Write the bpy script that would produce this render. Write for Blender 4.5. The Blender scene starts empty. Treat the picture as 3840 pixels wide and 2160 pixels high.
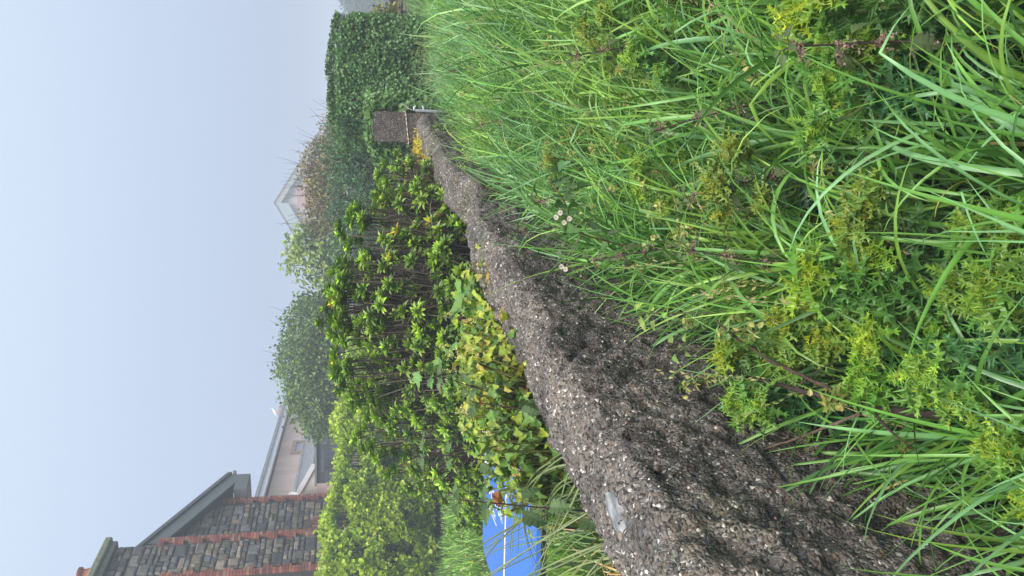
import bpy, math, random
import numpy as np
from mathutils import Vector, Matrix

rng = np.random.default_rng(11)
random.seed(11)
scene = bpy.context.scene
COL = scene.collection

# ------------------------------------------------------------------ camera numbers (photo is a portrait shot lying on its side)
FPX, PITCH, EYE = 2750.0, math.radians(11.7), 1.6
def ray(u, v):
    a, b = (u - 1080) / FPX, (v - 1920) / FPX
    return np.array([a, math.cos(PITCH) - b * math.sin(PITCH), -math.sin(PITCH) - b * math.cos(PITCH)])
def at(u, v, y):
    d = ray(u, v); return np.array([0, 0, EYE]) + d * (y / d[1])
def onz(u, v, z):
    d = ray(u, v); return np.array([0, 0, EYE]) + d * ((z - EYE) / d[2])

# ------------------------------------------------------------------ helpers: numbers
def unit(a):
    a = np.asarray(a, float); return a / np.maximum(np.linalg.norm(a, axis=-1, keepdims=True), 1e-9)
def rdir(n): return unit(rng.normal(size=(n, 3)))
def _h(ix, iy, iz, s):
    h = (ix * 374761393 + iy * 668265263 + iz * 2147483647 + s * 1274126177) & 0xFFFFFFFF
    h = ((h ^ (h >> 13)) * 1274126177) & 0xFFFFFFFF
    return ((h ^ (h >> 16)) & 0xFFFF) / 65535.0
def vnoise(p, s=0):
    p = np.asarray(p, float); i = np.floor(p).astype(np.int64); f = p - i; f = f * f * (3 - 2 * f); r = 0
    for dx in (0, 1):
        for dy in (0, 1):
            for dz in (0, 1):
                w = (f[..., 0] if dx else 1 - f[..., 0]) * (f[..., 1] if dy else 1 - f[..., 1]) * (f[..., 2] if dz else 1 - f[..., 2])
                r = r + w * _h(i[..., 0] + dx, i[..., 1] + dy, i[..., 2] + dz, s)
    return r
def fbm(p, o=4, s=0):
    r, a, t = 0, 1.0, 0
    p = np.asarray(p, float)
    for k in range(o):
        r = r + a * vnoise(p * 2 ** k, s + k); t += a; a *= .5
    return r / t
def sstep(a, b, x):
    t = np.clip((np.asarray(x, float) - a) / (b - a), 0, 1); return t * t * (3 - 2 * t)
def vary(col, n, s=.15, hue=.1):
    c = np.tile(np.asarray(col, float), (n, 1)) * np.exp(rng.normal(0, s, (n, 1)))
    return np.clip(c * (1 + rng.normal(0, hue, (n, 3)) * [1, .4, 1]), 0, .95)

# ------------------------------------------------------------------ helpers: meshes
class MB:
    def __init__(s): s.v = []; s.n = 0; s.c = []; s.f = []; s.m = []; s.sm = []
    def add(s, v, faces, col=(.5, .5, .5), mat=0, smooth=False):
        v = np.asarray(v, float).reshape(-1, 3); k = len(v)
        c = np.asarray(col, float); c = np.tile(c, (k, 1)) if c.ndim == 1 else c
        s.v.append(v); s.c.append(c)
        if isinstance(faces, np.ndarray):
            fs = [faces]
        else:
            by = {}
            for q in faces: by.setdefault(len(q), []).append(q)
            fs = [np.array(q) for q in by.values()]
        for q in fs:
            s.f.append(q + s.n); s.m.append(mat); s.sm.append(smooth)
        s.n += k
    def box(s, p0, ex, ey, ez, col=(.5, .5, .5), mat=0, bev=0.0):
        p0 = np.asarray(p0, float); ex, ey, ez = (np.asarray(e, float) for e in (ex, ey, ez))
        if not bev:
            v = [p0 + a * ex + b * ey + c * ez for c in (0, 1) for b in (0, 1) for a in (0, 1)]
            s.add(v, np.array([(0, 2, 3, 1), (4, 5, 7, 6), (0, 1, 5, 4), (1, 3, 7, 5), (3, 2, 6, 7), (2, 0, 4, 6)]), col, mat); return
        L = [np.linalg.norm(e) for e in (ex, ey, ez)]; b = [min(bev / l, .4) for l in L]
        vs = []; key = {}
        for c in (0, 1):
            for bb in (0, 1):
                for a in (0, 1):
                    for ax in range(3):
                        t = [(a, b[0]), (bb, b[1]), (c, b[2])]
                        q = [(x + (w if x == 0 else -w)) if i != ax else x for i, (x, w) in enumerate(t)]
                        key[(a, bb, c, ax)] = len(vs); vs.append(p0 + q[0] * ex + q[1] * ey + q[2] * ez)
        F = []
        for ax in range(3):
            o = [i for i in range(3) if i != ax]
            for side in (0, 1):
                q = []
                for w in ((0, 0), (1, 0), (1, 1), (0, 1)):
                    k = [0, 0, 0]; k[ax] = side; k[o[0]], k[o[1]] = w; q.append(key[(*k, ax)])
                F.append(q)
        for ax in range(3):
            o = [i for i in range(3) if i != ax]
            for w in ((0, 0), (1, 0), (1, 1), (0, 1)):
                k0 = [0, 0, 0]; k1 = [0, 0, 0]; k1[ax] = 1
                for k in (k0, k1): k[o[0]], k[o[1]] = w
                F.append([key[(*k0, o[0])], key[(*k1, o[0])], key[(*k1, o[1])], key[(*k0, o[1])]])
        for c in (0, 1):
            for bb in (0, 1):
                for a in (0, 1): F.append([key[(a, bb, c, 0)], key[(a, bb, c, 1)], key[(a, bb, c, 2)]])
        s.add(vs, F, col, mat)
    def build(s, name, mats, parent=None, loc=None):
        me = bpy.data.meshes.new(name)
        V = np.concatenate(s.v) if s.v else np.zeros((0, 3))
        if loc is not None: V = V - np.asarray(loc)
        C = np.concatenate(s.c) if s.c else np.zeros((0, 3))
        me.vertices.add(len(V)); me.vertices.foreach_set('co', V.astype(np.float32).ravel())
        nl = sum(f.size for f in s.f); npl = sum(len(f) for f in s.f)
        me.loops.add(nl); me.polygons.add(npl)
        me.loops.foreach_set('vertex_index', np.concatenate([f.ravel() for f in s.f]).astype(np.int32))
        tot = np.concatenate([np.full(len(f), f.shape[1]) for f in s.f]); st = np.concatenate([[0], np.cumsum(tot)[:-1]])
        me.polygons.foreach_set('loop_start', st.astype(np.int32))
        me.polygons.foreach_set('material_index', np.concatenate([np.full(len(f), m) for f, m in zip(s.f, s.m)]).astype(np.int32))
        me.polygons.foreach_set('use_smooth', np.concatenate([np.full(len(f), q) for f, q in zip(s.f, s.sm)]).astype(bool))
        a = me.attributes.new('tint', 'FLOAT_COLOR', 'POINT')
        a.data.foreach_set('color', np.concatenate([C, np.ones((len(C), 1))], 1).astype(np.float32).ravel())
        for m in (mats if isinstance(mats, (list, tuple)) else [mats]): me.materials.append(m)
        me.update(calc_edges=True); me.validate()
        o = bpy.data.objects.new(name, me); COL.objects.link(o)
        if parent is not None: o.parent = parent
        return o

def tag(o, label=None, cat=None, group=None, kind=None):
    for k, x in (('label', label), ('category', cat), ('group', group), ('kind', kind)):
        if x: o[k] = x
    return o
def thing(name, label, cat, loc=(0, 0, 0), group=None):
    o = bpy.data.objects.new(name, None); COL.objects.link(o); o.location = Vector([float(x) for x in loc]); o.empty_display_size = .1
    return tag(o, label, cat, group)
def copy_tree(o, loc, rz=0, sc=1.0):
    r = o.copy(); COL.objects.link(r); r.location = Vector([float(x) for x in loc]); r.rotation_euler = (0, 0, rz); r.scale = (sc,) * 3
    for ch in o.children:
        c = ch.copy(); COL.objects.link(c); c.parent = r
    return r

# ------------------------------------------------------------------ helpers: plants
def rows(ys, ws, fold=.25, arch=0.0, zt=None):
    """leaf template: a row of left, midrib, right points for each (y, half width)"""
    v, f, c = [], [], []
    for i, (y, w) in enumerate(zip(ys, ws)):
        yy = y if not isinstance(y, tuple) else y[0]; ye = yy if not isinstance(y, tuple) else y[1]
        z = -arch * yy * yy; e = fold * w + (0 if zt is None else zt[i])
        v += [(-w, ye, z + e), (0, yy, z), (w, ye, z + e)]; c += [.95, 1.12, .95]
    n = len(ys)
    for i in range(n - 1):
        a = 3 * i; f += [(a, a + 1, a + 4, a + 3), (a + 1, a + 2, a + 5, a + 4)]
    return np.array(v, float), np.array(f), np.array(c)
T_OV = rows([0, .3, .68, 1], [.04, .5, .42, .02], .35, .18)
T_OB = rows([0, .35, .75, 1], [.06, .34, .5, .1], .3, .12)
T_LAN = rows([0, .4, .75, 1], [.12, .5, .4, .02], .3, .25)
T_WAV = rows([0, .2, .45, .7, .88, 1], [.05, .5, .52, .38, .2, .01], .2, .35, [0, .1, -.04, .1, -.02, 0])
T_NET = rows([0, (.12, .2), .2, (.28, .36), .36, (.45, .54), .54, (.64, .72), .72, (.84, .9), 1], [.05, .46, .42, .54, .44, .48, .36, .36, .26, .2, .0], .3, .45)
_ty, _tw, _tz = [0], [.05], [0]
for k_, (y_, w_) in enumerate([(.10, .38), (.23, .52), (.36, .6), (.49, .6), (.62, .54), (.74, .44), (.86, .3)]):
    _ty += [(y_ - .04, y_ - .035), (y_, y_ + .09), (y_ + .045, y_ + .05)]; _tw += [w_ * .34, w_, w_ * .36]; _tz += [.02, .2 * (1 if k_ % 2 else -.5), .02]
_ty += [1.0]; _tw += [.01]; _tz += [0]
T_THI = rows(_ty, _tw, .25, .3, _tz); _c = T_THI[2].copy(); _c[[3 * i + s for i in range(2, 21, 3) for s in (0, 2)]] = 1.55; T_THI = (T_THI[0], T_THI[1], _c)
def fan(pts, z=.12):
    v = [(0, .3, 0)] + [(x, y, z * (abs(x) + abs(y - .3))) for x, y in pts]; n = len(pts)
    return np.array(v, float), np.array([(0, i + 1, (i + 1) % n + 1) for i in range(n)]), np.array([1.1] + [.97] * n)
_half = [(.1, 0), (.42, .05), (.3, .28), (.6, .5), (.24, .6)]
T_IVY = fan([(x, y) for x, y in _half] + [(0, 1)] + [(-x, y) for x, y in reversed(_half)])
_half = [(.12, -.02), (.5, .0), (.4, .2), (.72, .42), (.5, .46), (.58, .66), (.26, .62), (.2, .84)]
T_MAP = fan([(x, y) for x, y in _half] + [(0, 1.05)] + [(-x, y) for x, y in reversed(_half)], .06)
def scatter(mb, T, pos, ax, nr, L, W, col, mat=0, smooth=False):
    tv, tf, tc = T; n, k = len(pos), len(tv)
    if n == 0: return
    y = unit(ax); z = unit(nr - (nr * y).sum(-1, keepdims=True) * y); x = np.cross(y, z)
    L = np.broadcast_to(np.asarray(L, float), (n,)); W = np.broadcast_to(np.asarray(W, float), (n,))
    P = pos[:, None] + x[:, None] * (tv[None, :, 0, None] * W[:, None, None]) + y[:, None] * (tv[None, :, 1, None] * L[:, None, None]) + z[:, None] * (tv[None, :, 2, None] * L[:, None, None])
    C = np.clip(col[:, None] * tc[None, :, None], 0, .95)
    mb.add(P.reshape(-1, 3), (tf[None] + (np.arange(n) * k)[:, None, None]).reshape(-1, tf.shape[1]), C.reshape(-1, 3), mat, smooth)
def tubes(mb, P, R, sides=4, col=(.05, .04, .03), mat=0):
    P = np.asarray(P, float); n, K = P.shape[:2]; R = np.broadcast_to(np.asarray(R, float), (n, K))
    t = unit(np.gradient(P, axis=1)); ref = np.where(np.abs(t[..., 2:3]) > .9, [1., 0, 0], [0, 0, 1.])
    a = unit(np.cross(t, ref)); b = np.cross(t, a)
    th = np.arange(sides) * 2 * math.pi / sides
    V = P[:, :, None] + R[:, :, None, None] * (a[:, :, None] * np.cos(th)[:, None] + b[:, :, None] * np.sin(th)[:, None])
    base = (np.arange(n) * K * sides)[:, None, None] + (np.arange(K - 1) * sides)[None, :, None]
    i = np.arange(sides); j = (i + 1) % sides
    F = np.stack([base + i, base + j, base + j + sides, base + i + sides], -1).reshape(-1, 4)
    c = np.asarray(col, float)
    c = np.tile(c, (n * K * sides, 1)) if c.ndim == 1 else np.repeat(c, K * sides, 0)
    mb.add(V.reshape(-1, 3), F, c, mat, True)
def bez(p0, p1, p2, K=6):
    t = np.linspace(0, 1, K)[None, :, None]; p0, p1, p2 = (np.asarray(p, float)[:, None] for p in (p0, p1, p2))
    return (1 - t) ** 2 * p0 + 2 * t * (1 - t) * p1 + t * t * p2
def blades(mb, base, L, W, az, th0, th1, col, S=6, fold=True, p=1.6, curl=.3, twist=.6, tipc=(1.15, 1.1, 1.1), kink=0.0):
    n = len(base); t = (np.arange(S) + .5) / S
    L, W, az, th0, th1 = (np.broadcast_to(np.asarray(q, float), (n,)) for q in (L, W, az, th0, th1))
    th = th0[:, None] + th1[:, None] * t[None] ** p
    if kink:
        kk = (rng.random(n) < kink); at_ = rng.uniform(.45, .85, n)
        th = th + (kk[:, None] & (t[None] > at_[:, None])) * rng.uniform(.8, 1.7, n)[:, None]
    a = az[:, None] + rng.normal(0, curl, n)[:, None] * t[None]
    d = np.stack([np.sin(th) * np.cos(a), np.sin(th) * np.sin(a), np.cos(th)], -1)
    P = np.concatenate([np.zeros((n, 1, 3)), np.cumsum(d * (L / S)[:, None, None], 1)], 1) + base[:, None]
    dd = np.concatenate([d, d[:, -1:]], 1); T = np.linspace(0, 1, S + 1)
    aa = np.concatenate([a, a[:, -1:]], 1)
    side = np.stack([-np.sin(aa), np.cos(aa), 0 * aa], -1); nrm = np.cross(side, dd)
    tw = rng.normal(0, twist, n)[:, None] * T[None] + rng.normal(0, .35, n)[:, None]
    side = side * np.cos(tw)[..., None] + nrm * np.sin(tw)[..., None]; nrm = np.cross(side, dd)
    w = (.55 + .45 * np.minimum(T * 4, 1)) * (1 - T ** 2.6); w[-1] = .02
    hw = (W[:, None] * w[None] * .5)[..., None]
    tc = 1 + (np.asarray(tipc) - 1)[None] * T[:, None]
    C = np.clip(col[:, None] * tc[None], 0, .95)
    if fold:
        V = np.stack([P - side * hw + nrm * hw * .45, P, P + side * hw + nrm * hw * .45], 2); k = 3
        C = np.stack([C * .97, C * 1.12, C * .97], 2)
    else:
        V = np.stack([P - side * hw, P + side * hw], 2); k = 2; C = np.stack([C, C], 2)
    b0 = (np.arange(n) * (S + 1) * k)[:, None] + (np.arange(S) * k)[None]
    F = np.concatenate([np.stack([b0 + q, b0 + q + 1, b0 + q + 1 + k, b0 + q + k], -1).reshape(-1, 4) for q in range(k - 1)])
    mb.add(V.reshape(-1, 3), F, C.reshape(-1, 3), 0, True)
    return P

# ------------------------------------------------------------------ helpers: materials
def mat(name, fn):
    m = bpy.data.materials.new(name); m.use_nodes = True; nt = m.node_tree; nt.nodes.clear()
    out = nt.nodes.new('ShaderNodeOutputMaterial'); fn(nt, out); return m
def nd(nt, t, **k):
    x = nt.nodes.new('ShaderNode' + t)
    for a, b in k.items():
        if a in x.inputs: x.inputs[a].default_value = b
        else: setattr(x, a, b)
    return x
def leaf_mat(name, rough=.45, tr=.3, spec=.5, coat=0.0, nscale=40.):
    def fn(nt, out):
        L = nt.links.new
        a = nd(nt, 'Attribute', attribute_name='tint')
        tc = nd(nt, 'TexCoord'); no = nd(nt, 'TexNoise'); no.inputs['Scale'].default_value = nscale; no.inputs['Detail'].default_value = 3
        L(tc.outputs['Object'], no.inputs['Vector'])
        mr = nd(nt, 'MapRange'); mr.inputs['From Min'].default_value = .3; mr.inputs['From Max'].default_value = .7; mr.inputs['To Min'].default_value = .82; mr.inputs['To Max'].default_value = 1.18
        L(no.outputs['Fac'], mr.inputs['Value'])
        mx = nd(nt, 'VectorMath', operation='SCALE'); L(a.outputs['Color'], mx.inputs[0]); L(mr.outputs[0], mx.inputs['Scale'])
        p = nd(nt, 'BsdfPrincipled'); p.inputs['Roughness'].default_value = rough; p.inputs['Specular IOR Level'].default_value = spec
        p.inputs['Coat Weight'].default_value = coat; p.inputs['Coat Roughness'].default_value = .25
        L(mx.outputs[0], p.inputs['Base Color'])
        t = nd(nt, 'BsdfTranslucent'); m2 = nd(nt, 'VectorMath', operation='MULTIPLY'); m2.inputs[1].default_value = (1.25, 1.25, .7)
        L(mx.outputs[0], m2.inputs[0]); L(m2.outputs[0], t.inputs['Color'])
        s = nd(nt, 'MixShader'); s.inputs[0].default_value = tr
        L(p.outputs[0], s.inputs[1]); L(t.outputs[0], s.inputs[2]); L(s.outputs[0], out.inputs['Surface'])
    return mat(name, fn)
def tint_mat(name, rough=.8, spec=.3, ns=12., amt=.25, bump=.0, bs=60., metal=0.0, streak=(1, 1, 1)):
    """surface coloured by the tint of its piece, broken up by noise in object space"""
    def fn(nt, out):
        L = nt.links.new
        a = nd(nt, 'Attribute', attribute_name='tint'); tc = nd(nt, 'TexCoord'); mp = nd(nt, 'Mapping'); mp.inputs['Scale'].default_value = streak
        L(tc.outputs['Object'], mp.inputs['Vector'])
        no = nd(nt, 'TexNoise'); no.inputs['Scale'].default_value = ns; no.inputs['Detail'].default_value = 6; no.inputs['Roughness'].default_value = .65
        L(mp.outputs[0], no.inputs['Vector'])
        mr = nd(nt, 'MapRange'); mr.inputs['From Min'].default_value = .3; mr.inputs['From Max'].default_value = .7; mr.inputs['To Min'].default_value = 1 - amt; mr.inputs['To Max'].default_value = 1 + amt
        L(no.outputs['Fac'], mr.inputs['Value'])
        mx = nd(nt, 'VectorMath', operation='SCALE'); L(a.outputs['Color'], mx.inputs[0]); L(mr.outputs[0], mx.inputs['Scale'])
        p = nd(nt, 'BsdfPrincipled'); p.inputs['Roughness'].default_value = rough; p.inputs['Specular IOR Level'].default_value = spec; p.inputs['Metallic'].default_value = metal
        L(mx.outputs[0], p.inputs['Base Color'])
        if bump:
            n2 = nd(nt, 'TexNoise'); n2.inputs['Scale'].default_value = bs; n2.inputs['Detail'].default_value = 5; L(tc.outputs['Object'], n2.inputs['Vector'])
            b = nd(nt, 'Bump'); b.inputs['Strength'].default_value = bump; b.inputs['Distance'].default_value = .02; L(n2.outputs['Fac'], b.inputs['Height']); L(b.outputs[0], p.inputs['Normal'])
        L(p.outputs[0], out.inputs['Surface'])
    return mat(name, fn)
M = dict(
    grass=leaf_mat('grass_blade', .36, .26, .5, nscale=18.), leaf=leaf_mat('leaf', .42, .3, .5), gloss=leaf_mat('glossy_leaf', .42, .2, .4),
    matt=leaf_mat('matt_leaf', .65, .3, .25), twig=tint_mat('twig', .8, .2, 60., .35), petal=leaf_mat('petal', .6, .4, .3),
    stone=tint_mat('rubble_stone', .85, .25, 9., .3, .5, 40.), render_=tint_mat('wall_render', .9, .2, 1.3, .16, .15, 30., 0, (1, 1, .35)), brick=tint_mat('brick', .85, .2, 14., .25, .3, 80.),
    wood=tint_mat('weathered_board', .7, .3, 3., .22, .15, 30.), slate=tint_mat('slate', .55, .4, 3., .2, .1, 20.), paint=tint_mat('paint', .45, .4, 5., .08), metal=tint_mat('painted_metal', .35, .5, 20., .1),
    glass=tint_mat('window_glass', .06, .8, 1., .05), cloth=tint_mat('cord', .8, .2, 200., .2), soil=tint_mat('soil', .95, .1, 6., .4, .4, 30.))
# ------------------------------------------------------------------ the lie of the land
WA = math.radians(19.9); WW = np.array([math.sin(WA), math.cos(WA), 0]); WN = np.array([math.cos(WA), -math.sin(WA), 0]); WO = np.array([-.97, 0, 0])
ZUP = np.array([0, 0, 1.0])
def lane_off(x, y): return (np.asarray(x) - WO[0]) * WN[0] + (np.asarray(y) - WO[1]) * WN[1]      # metres to the lane side of the wall face
def gz(x, y):
    x = np.asarray(x, float); y = np.asarray(y, float)
    o = lane_off(x, y)
    h = .12 * sstep(.9, 2., y) + .20 * sstep(1.8, 4, y) - .20 * sstep(5, 9.5, y) - .45 * sstep(11, 22, y)
    h = h * sstep(-.33, .05, o) + .10 * sstep(.2, 1.5, o) * sstep(8, 3, y)
    b = (fbm(np.stack([x * .9, y * .9, 0 * x], -1), 3, 5) - .5) * .12
    return h + b * sstep(40, 15, y)

# ground, one sheet out to the horizon
def ground_sheet():
    ys = np.concatenate([np.linspace(-20, -1, 12), np.linspace(-.8, 12, 110), np.linspace(12.5, 40, 40), np.geomspace(42, 215, 20)])
    xs = np.concatenate([-np.geomspace(110, 7, 20), np.linspace(-6.8, 7, 120), np.geomspace(7.2, 110, 20)])
    X, Y = np.meshgrid(xs, ys); Z = gz(X, Y); Z = np.where(Y < -.7, Z * 0, Z)
    n = len(xs); i = np.arange(len(ys) - 1)[:, None] * n + np.arange(n - 1)[None]
    F = np.stack([i, i + 1, i + n + 1, i + n], -1).reshape(-1, 4)
    mb = MB(); c = np.where(lane_off(X, Y).ravel()[:, None] > 0, [[.022, .034, .012]], [[.03, .05, .014]])
    mb.add(np.stack([X, Y, Z], -1).reshape(-1, 3), F, c, 0, True)
    tag(mb.build('ground', M['soil']), kind='structure', label='dark earth and thatch under the grass')
ground_sheet()

# ------------------------------------------------------------------ the pebbly concrete wall
def concrete(name, base, s=1.0):
    def fn(nt, out):
        L = nt.links.new
        tc = nd(nt, 'TexCoord'); a = nd(nt, 'Attribute', attribute_name='tint')
        wob = nd(nt, 'TexNoise'); wob.inputs['Scale'].default_value = 60 * s; L(tc.outputs['Object'], wob.inputs['Vector'])
        add = nd(nt, 'VectorMath', operation='MULTIPLY_ADD'); add.inputs[1].default_value = (.012,) * 3; L(wob.outputs['Color'], add.inputs[0]); L(tc.outputs['Object'], add.inputs[2])
        vo = nd(nt, 'TexVoronoi'); vo.inputs['Scale'].default_value = 135 * s; L(add.outputs[0], vo.inputs['Vector'])
        sep = nd(nt, 'SeparateColor'); L(vo.outputs['Color'], sep.inputs[0])
        cr = nd(nt, 'ValToRGB'); e = cr.color_ramp; e.interpolation = 'CONSTANT'
        stops = [(0, (.028, .025, .023)), (.24, (.085, .072, .062)), (.44, (.135, .115, .098)), (.6, (.062, .06, .06)), (.73, (.175, .155, .135)), (.84, (.13, .08, .06)), (.88, (.22, .21, .205)), (.96, (.48, .45, .42))]
        while len(e.elements) < len(stops): e.elements.new(.5)
        for el, (p, c) in zip(e.elements, stops): el.position = p; el.color = (*c, 1)
        L(sep.outputs[0], cr.inputs[0])
        n1 = nd(nt, 'TexNoise'); n1.inputs['Scale'].default_value = 5; n1.inputs['Detail'].default_value = 8; n1.inputs['Roughness'].default_value = .7; L(tc.outputs['Object'], n1.inputs['Vector'])
        r1 = nd(nt, 'ValToRGB'); r1.color_ramp.elements[0].position = .36; r1.color_ramp.elements[0].color = (.55, .54, .53, 1); r1.color_ramp.elements[1].position = .64; r1.color_ramp.elements[1].color = (1.25, 1.15, 1.05, 1); L(n1.outputs['Fac'], r1.inputs[0])
        n2 = nd(nt, 'TexNoise'); n2.inputs['Scale'].default_value = 160 * s; n2.inputs['Detail'].default_value = 4; L(tc.outputs['Object'], n2.inputs['Vector'])
        st = nd(nt, 'MapRange'); st.inputs['From Min'].default_value = .38; st.inputs['From Max'].default_value = .52; L(n2.outputs['Fac'], st.inputs['Value'])
        mort = nd(nt, 'MixRGB', blend_type='MIX'); mort.inputs['Color1'].default_value = (*base, 1); L(st.outputs[0], mort.inputs[0]); L(cr.outputs[0], mort.inputs['Color2'])
        m1 = nd(nt, 'MixRGB', blend_type='MULTIPLY'); m1.inputs[0].default_value = 1; L(mort.outputs[0], m1.inputs[1]); L(r1.outputs[0], m1.inputs[2])
        m2 = nd(nt, 'MixRGB', blend_type='MULTIPLY'); m2.inputs[0].default_value = 1; L(m1.outputs[0], m2.inputs[1]); L(a.outputs['Color'], m2.inputs[2])
        p = nd(nt, 'BsdfPrincipled'); p.inputs['Roughness'].default_value = .85; p.inputs['Specular IOR Level'].default_value = .3; L(m2.outputs[0], p.inputs['Base Color'])
        b1 = nd(nt, 'Bump'); b1.inputs['Strength'].default_value = .8; b1.inputs['Distance'].default_value = .006; b1.invert = True; L(vo.outputs['Distance'], b1.inputs['Height'])
        b2 = nd(nt, 'Bump'); b2.inputs['Strength'].default_value = .7; b2.inputs['Distance'].default_value = .004; L(n2.outputs['Fac'], b2.inputs['Height']); L(b1.outputs[0], b2.inputs['Normal']); L(b2.outputs[0], p.inputs['Normal'])
        L(p.outputs[0], out.inputs['Surface'])
    return mat(name, fn)
M['concrete'] = concrete('pebbly_concrete', (.14, .127, .114))
M['pebble'] = tint_mat('pebble', .6, .4, 90., .3, .2, 300.)
def ico(sub):
    import bmesh
    bm = bmesh.new(); bmesh.ops.create_icosphere(bm, subdivisions=sub, radius=1); v = np.array([q.co[:] for q in bm.verts]); bm.verts.index_update()
    f = np.array([[q.index for q in p.verts] for p in bm.faces]); bm.free(); return v, f
ICO1, ICO2 = ico(1), ico(2)
def pebbles(mb, P, N, size, col, tpl, mat=1, sink=.35):
    n = len(P); v, f = tpl; k = len(v)
    x = unit(np.cross(N, rdir(n))); y = np.cross(N, x)
    sx, sy, sz = size * rng.uniform(.7, 1.4, n), size * rng.uniform(.6, 1.1, n), size * rng.uniform(.4, .75, n)
    vv = v[None] * (1 + rng.uniform(-.16, .16, (n, k, 1)))
    V = P[:, None] + x[:, None] * (vv[..., 0:1] * sx[:, None, None]) + y[:, None] * (vv[..., 1:2] * sy[:, None, None]) + N[:, None] * ((vv[..., 2:3] - sink) * sz[:, None, None])
    mb.add(V.reshape(-1, 3), (f[None] + (np.arange(n) * k)[:, None, None]).reshape(-1, 3), np.repeat(col, k, 0), mat, True)
PCOL = np.array([(.09, .075, .06), (.13, .10, .08), (.07, .07, .075), (.16, .15, .14), (.12, .06, .045), (.2, .15, .12), (.05, .045, .04), (.26, .24, .22), (.62, .59, .54)])
PPRB = np.array([.2, .19, .17, .11, .06, .07, .11, .06, .03])
def wall():
    t = [-.9]
    while t[-1] < 8.3: t.append(t[-1] + (.02 if t[-1] < .3 else .0085 if t[-1] < 2.3 else .0085 + .014 * min((t[-1] - 2.3) / 2, 1)))
    t = np.array(t)
    prof = [(0.012, z) for z in np.linspace(-.3, .3, 30)] + [(0.01 * (1 - (z - .3) / .6), z) for z in np.linspace(.31, .925, 66)]
    prof += [(-.075 + .075 * math.cos(q), .925 + .075 * math.sin(q)) for q in np.linspace(.08, 1.5, 12)]
    prof += [(o, 1.0) for o in np.linspace(-.085, -.24, 18)] + [(-.245 - .06 * math.sin(q), .94 + .06 * math.cos(q)) for q in np.linspace(.1, 1.5, 8)] + [(-.305, z) for z in np.linspace(.9, -.3, 20)]
    o, z = np.array(prof).T; ns = len(o)
    do, dz = np.gradient(o), np.gradient(z); nl = np.hypot(do, dz); no, nz = dz / nl, -do / nl
    TT, OO = np.meshgrid(t, o); ZZ = np.repeat(z[:, None], len(t), 1); NO = np.repeat(no[:, None], len(t), 1); NZ = np.repeat(nz[:, None], len(t), 1)
    up = np.clip((ZZ - .2) / .8, 0, 1)
    tt = np.stack([TT * 1.4, 0 * TT, 0 * TT], -1)
    ZZ = ZZ + up * ((fbm(tt, 4, 3) - .5) * .06 + .02)                                        # the crest wanders up and down
    ZZ = ZZ - up * .10 * np.exp(-((TT - 4.75) / .35) ** 2) * (.6 + .8 * fbm(tt * 4, 3, 9))     # crumbled stretch
    P = WO + TT[..., None] * WW + OO[..., None] * WN + ZZ[..., None] * ZUP
    N = NO[..., None] * WN + NZ[..., None] * ZUP
    crest = np.exp(-((np.abs(OO + .04) / .09) ** 2)) * (ZZ > .8)
    d = (fbm(P * 2.6, 3, 1) - .5) * .03 + (fbm(P * 10, 3, 2) - .5) * (.022 + .05 * crest) + (fbm(P * 36, 2, 4) - .5) * .04
    pit = sstep(.6, .76, fbm(P * 17, 2, 6)); d = d - pit * .017
    P = P + N * d[..., None]
    P[0] -= 0
    big = fbm(P * 1.1, 3, 21)[..., None]; alg = sstep(.52, .68, fbm(P * 2.3, 4, 22))[..., None]
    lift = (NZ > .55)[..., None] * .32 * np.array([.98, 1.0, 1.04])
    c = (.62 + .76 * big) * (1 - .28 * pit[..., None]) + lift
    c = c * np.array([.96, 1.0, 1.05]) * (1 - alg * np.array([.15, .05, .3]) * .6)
    mb = MB(); n = len(t); i = np.arange(ns - 1)[:, None] * n + np.arange(n - 1)[None]
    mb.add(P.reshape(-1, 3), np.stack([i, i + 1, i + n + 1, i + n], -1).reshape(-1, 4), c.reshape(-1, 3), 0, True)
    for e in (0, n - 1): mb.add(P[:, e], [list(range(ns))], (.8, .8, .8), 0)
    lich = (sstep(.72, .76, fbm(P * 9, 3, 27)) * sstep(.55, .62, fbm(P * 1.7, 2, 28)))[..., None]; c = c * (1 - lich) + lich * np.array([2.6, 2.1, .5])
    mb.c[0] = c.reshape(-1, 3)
    # aggregate standing out of the face
    face = (ZZ > .1) & (OO > -.29)
    w = np.where(face, 1 / (.4 + np.maximum(TT - .6, 0) ** 1.0), 0) * np.gradient(t)[None] * nl[:, None]
    w = (w / w.sum()).ravel(); Pf, Nf = P.reshape(-1, 3), N.reshape(-1, 3)
    for cnt, lo, hi, tp in ((17000, .0024, .005, ICO1), (2200, .0045, .008, ICO1), (110, .009, .016, ICO2)):
        k = rng.choice(len(Pf), cnt, p=w, replace=False); ci = rng.choice(len(PCOL), cnt, p=PPRB)
        pebbles(mb, Pf[k] + rng.normal(0, .002, (cnt, 3)), unit(Nf[k] + .35 * rng.normal(size=(cnt, 3))), rng.uniform(lo, hi, cnt), np.clip(PCOL[ci] * np.exp(rng.normal(0, .2, (cnt, 1))), 0, .7), tp)
    ob = mb.build('concrete_wall', [M['concrete'], M['pebble']])
    tag(ob, 'long crumbling garden wall of dark pebbly concrete between lane grass and garden', 'wall', kind='thing')
    # the long grey cobble bedded in the crest
    q = onz(195, 2335, 1.0); s = MB(); v, f = ICO2
    v = ico(3)[0]; f = ico(3)[1]
    v = v * (1 + .12 * (fbm(v * 2 + 3, 3, 8)[:, None] - .5)) ; v = np.sign(v) * np.abs(v) ** .85
    col = np.where((fbm(v * 3.5, 3, 15) > .52)[:, None], [[.30, .30, .31]], [[.12, .125, .13]])
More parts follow.
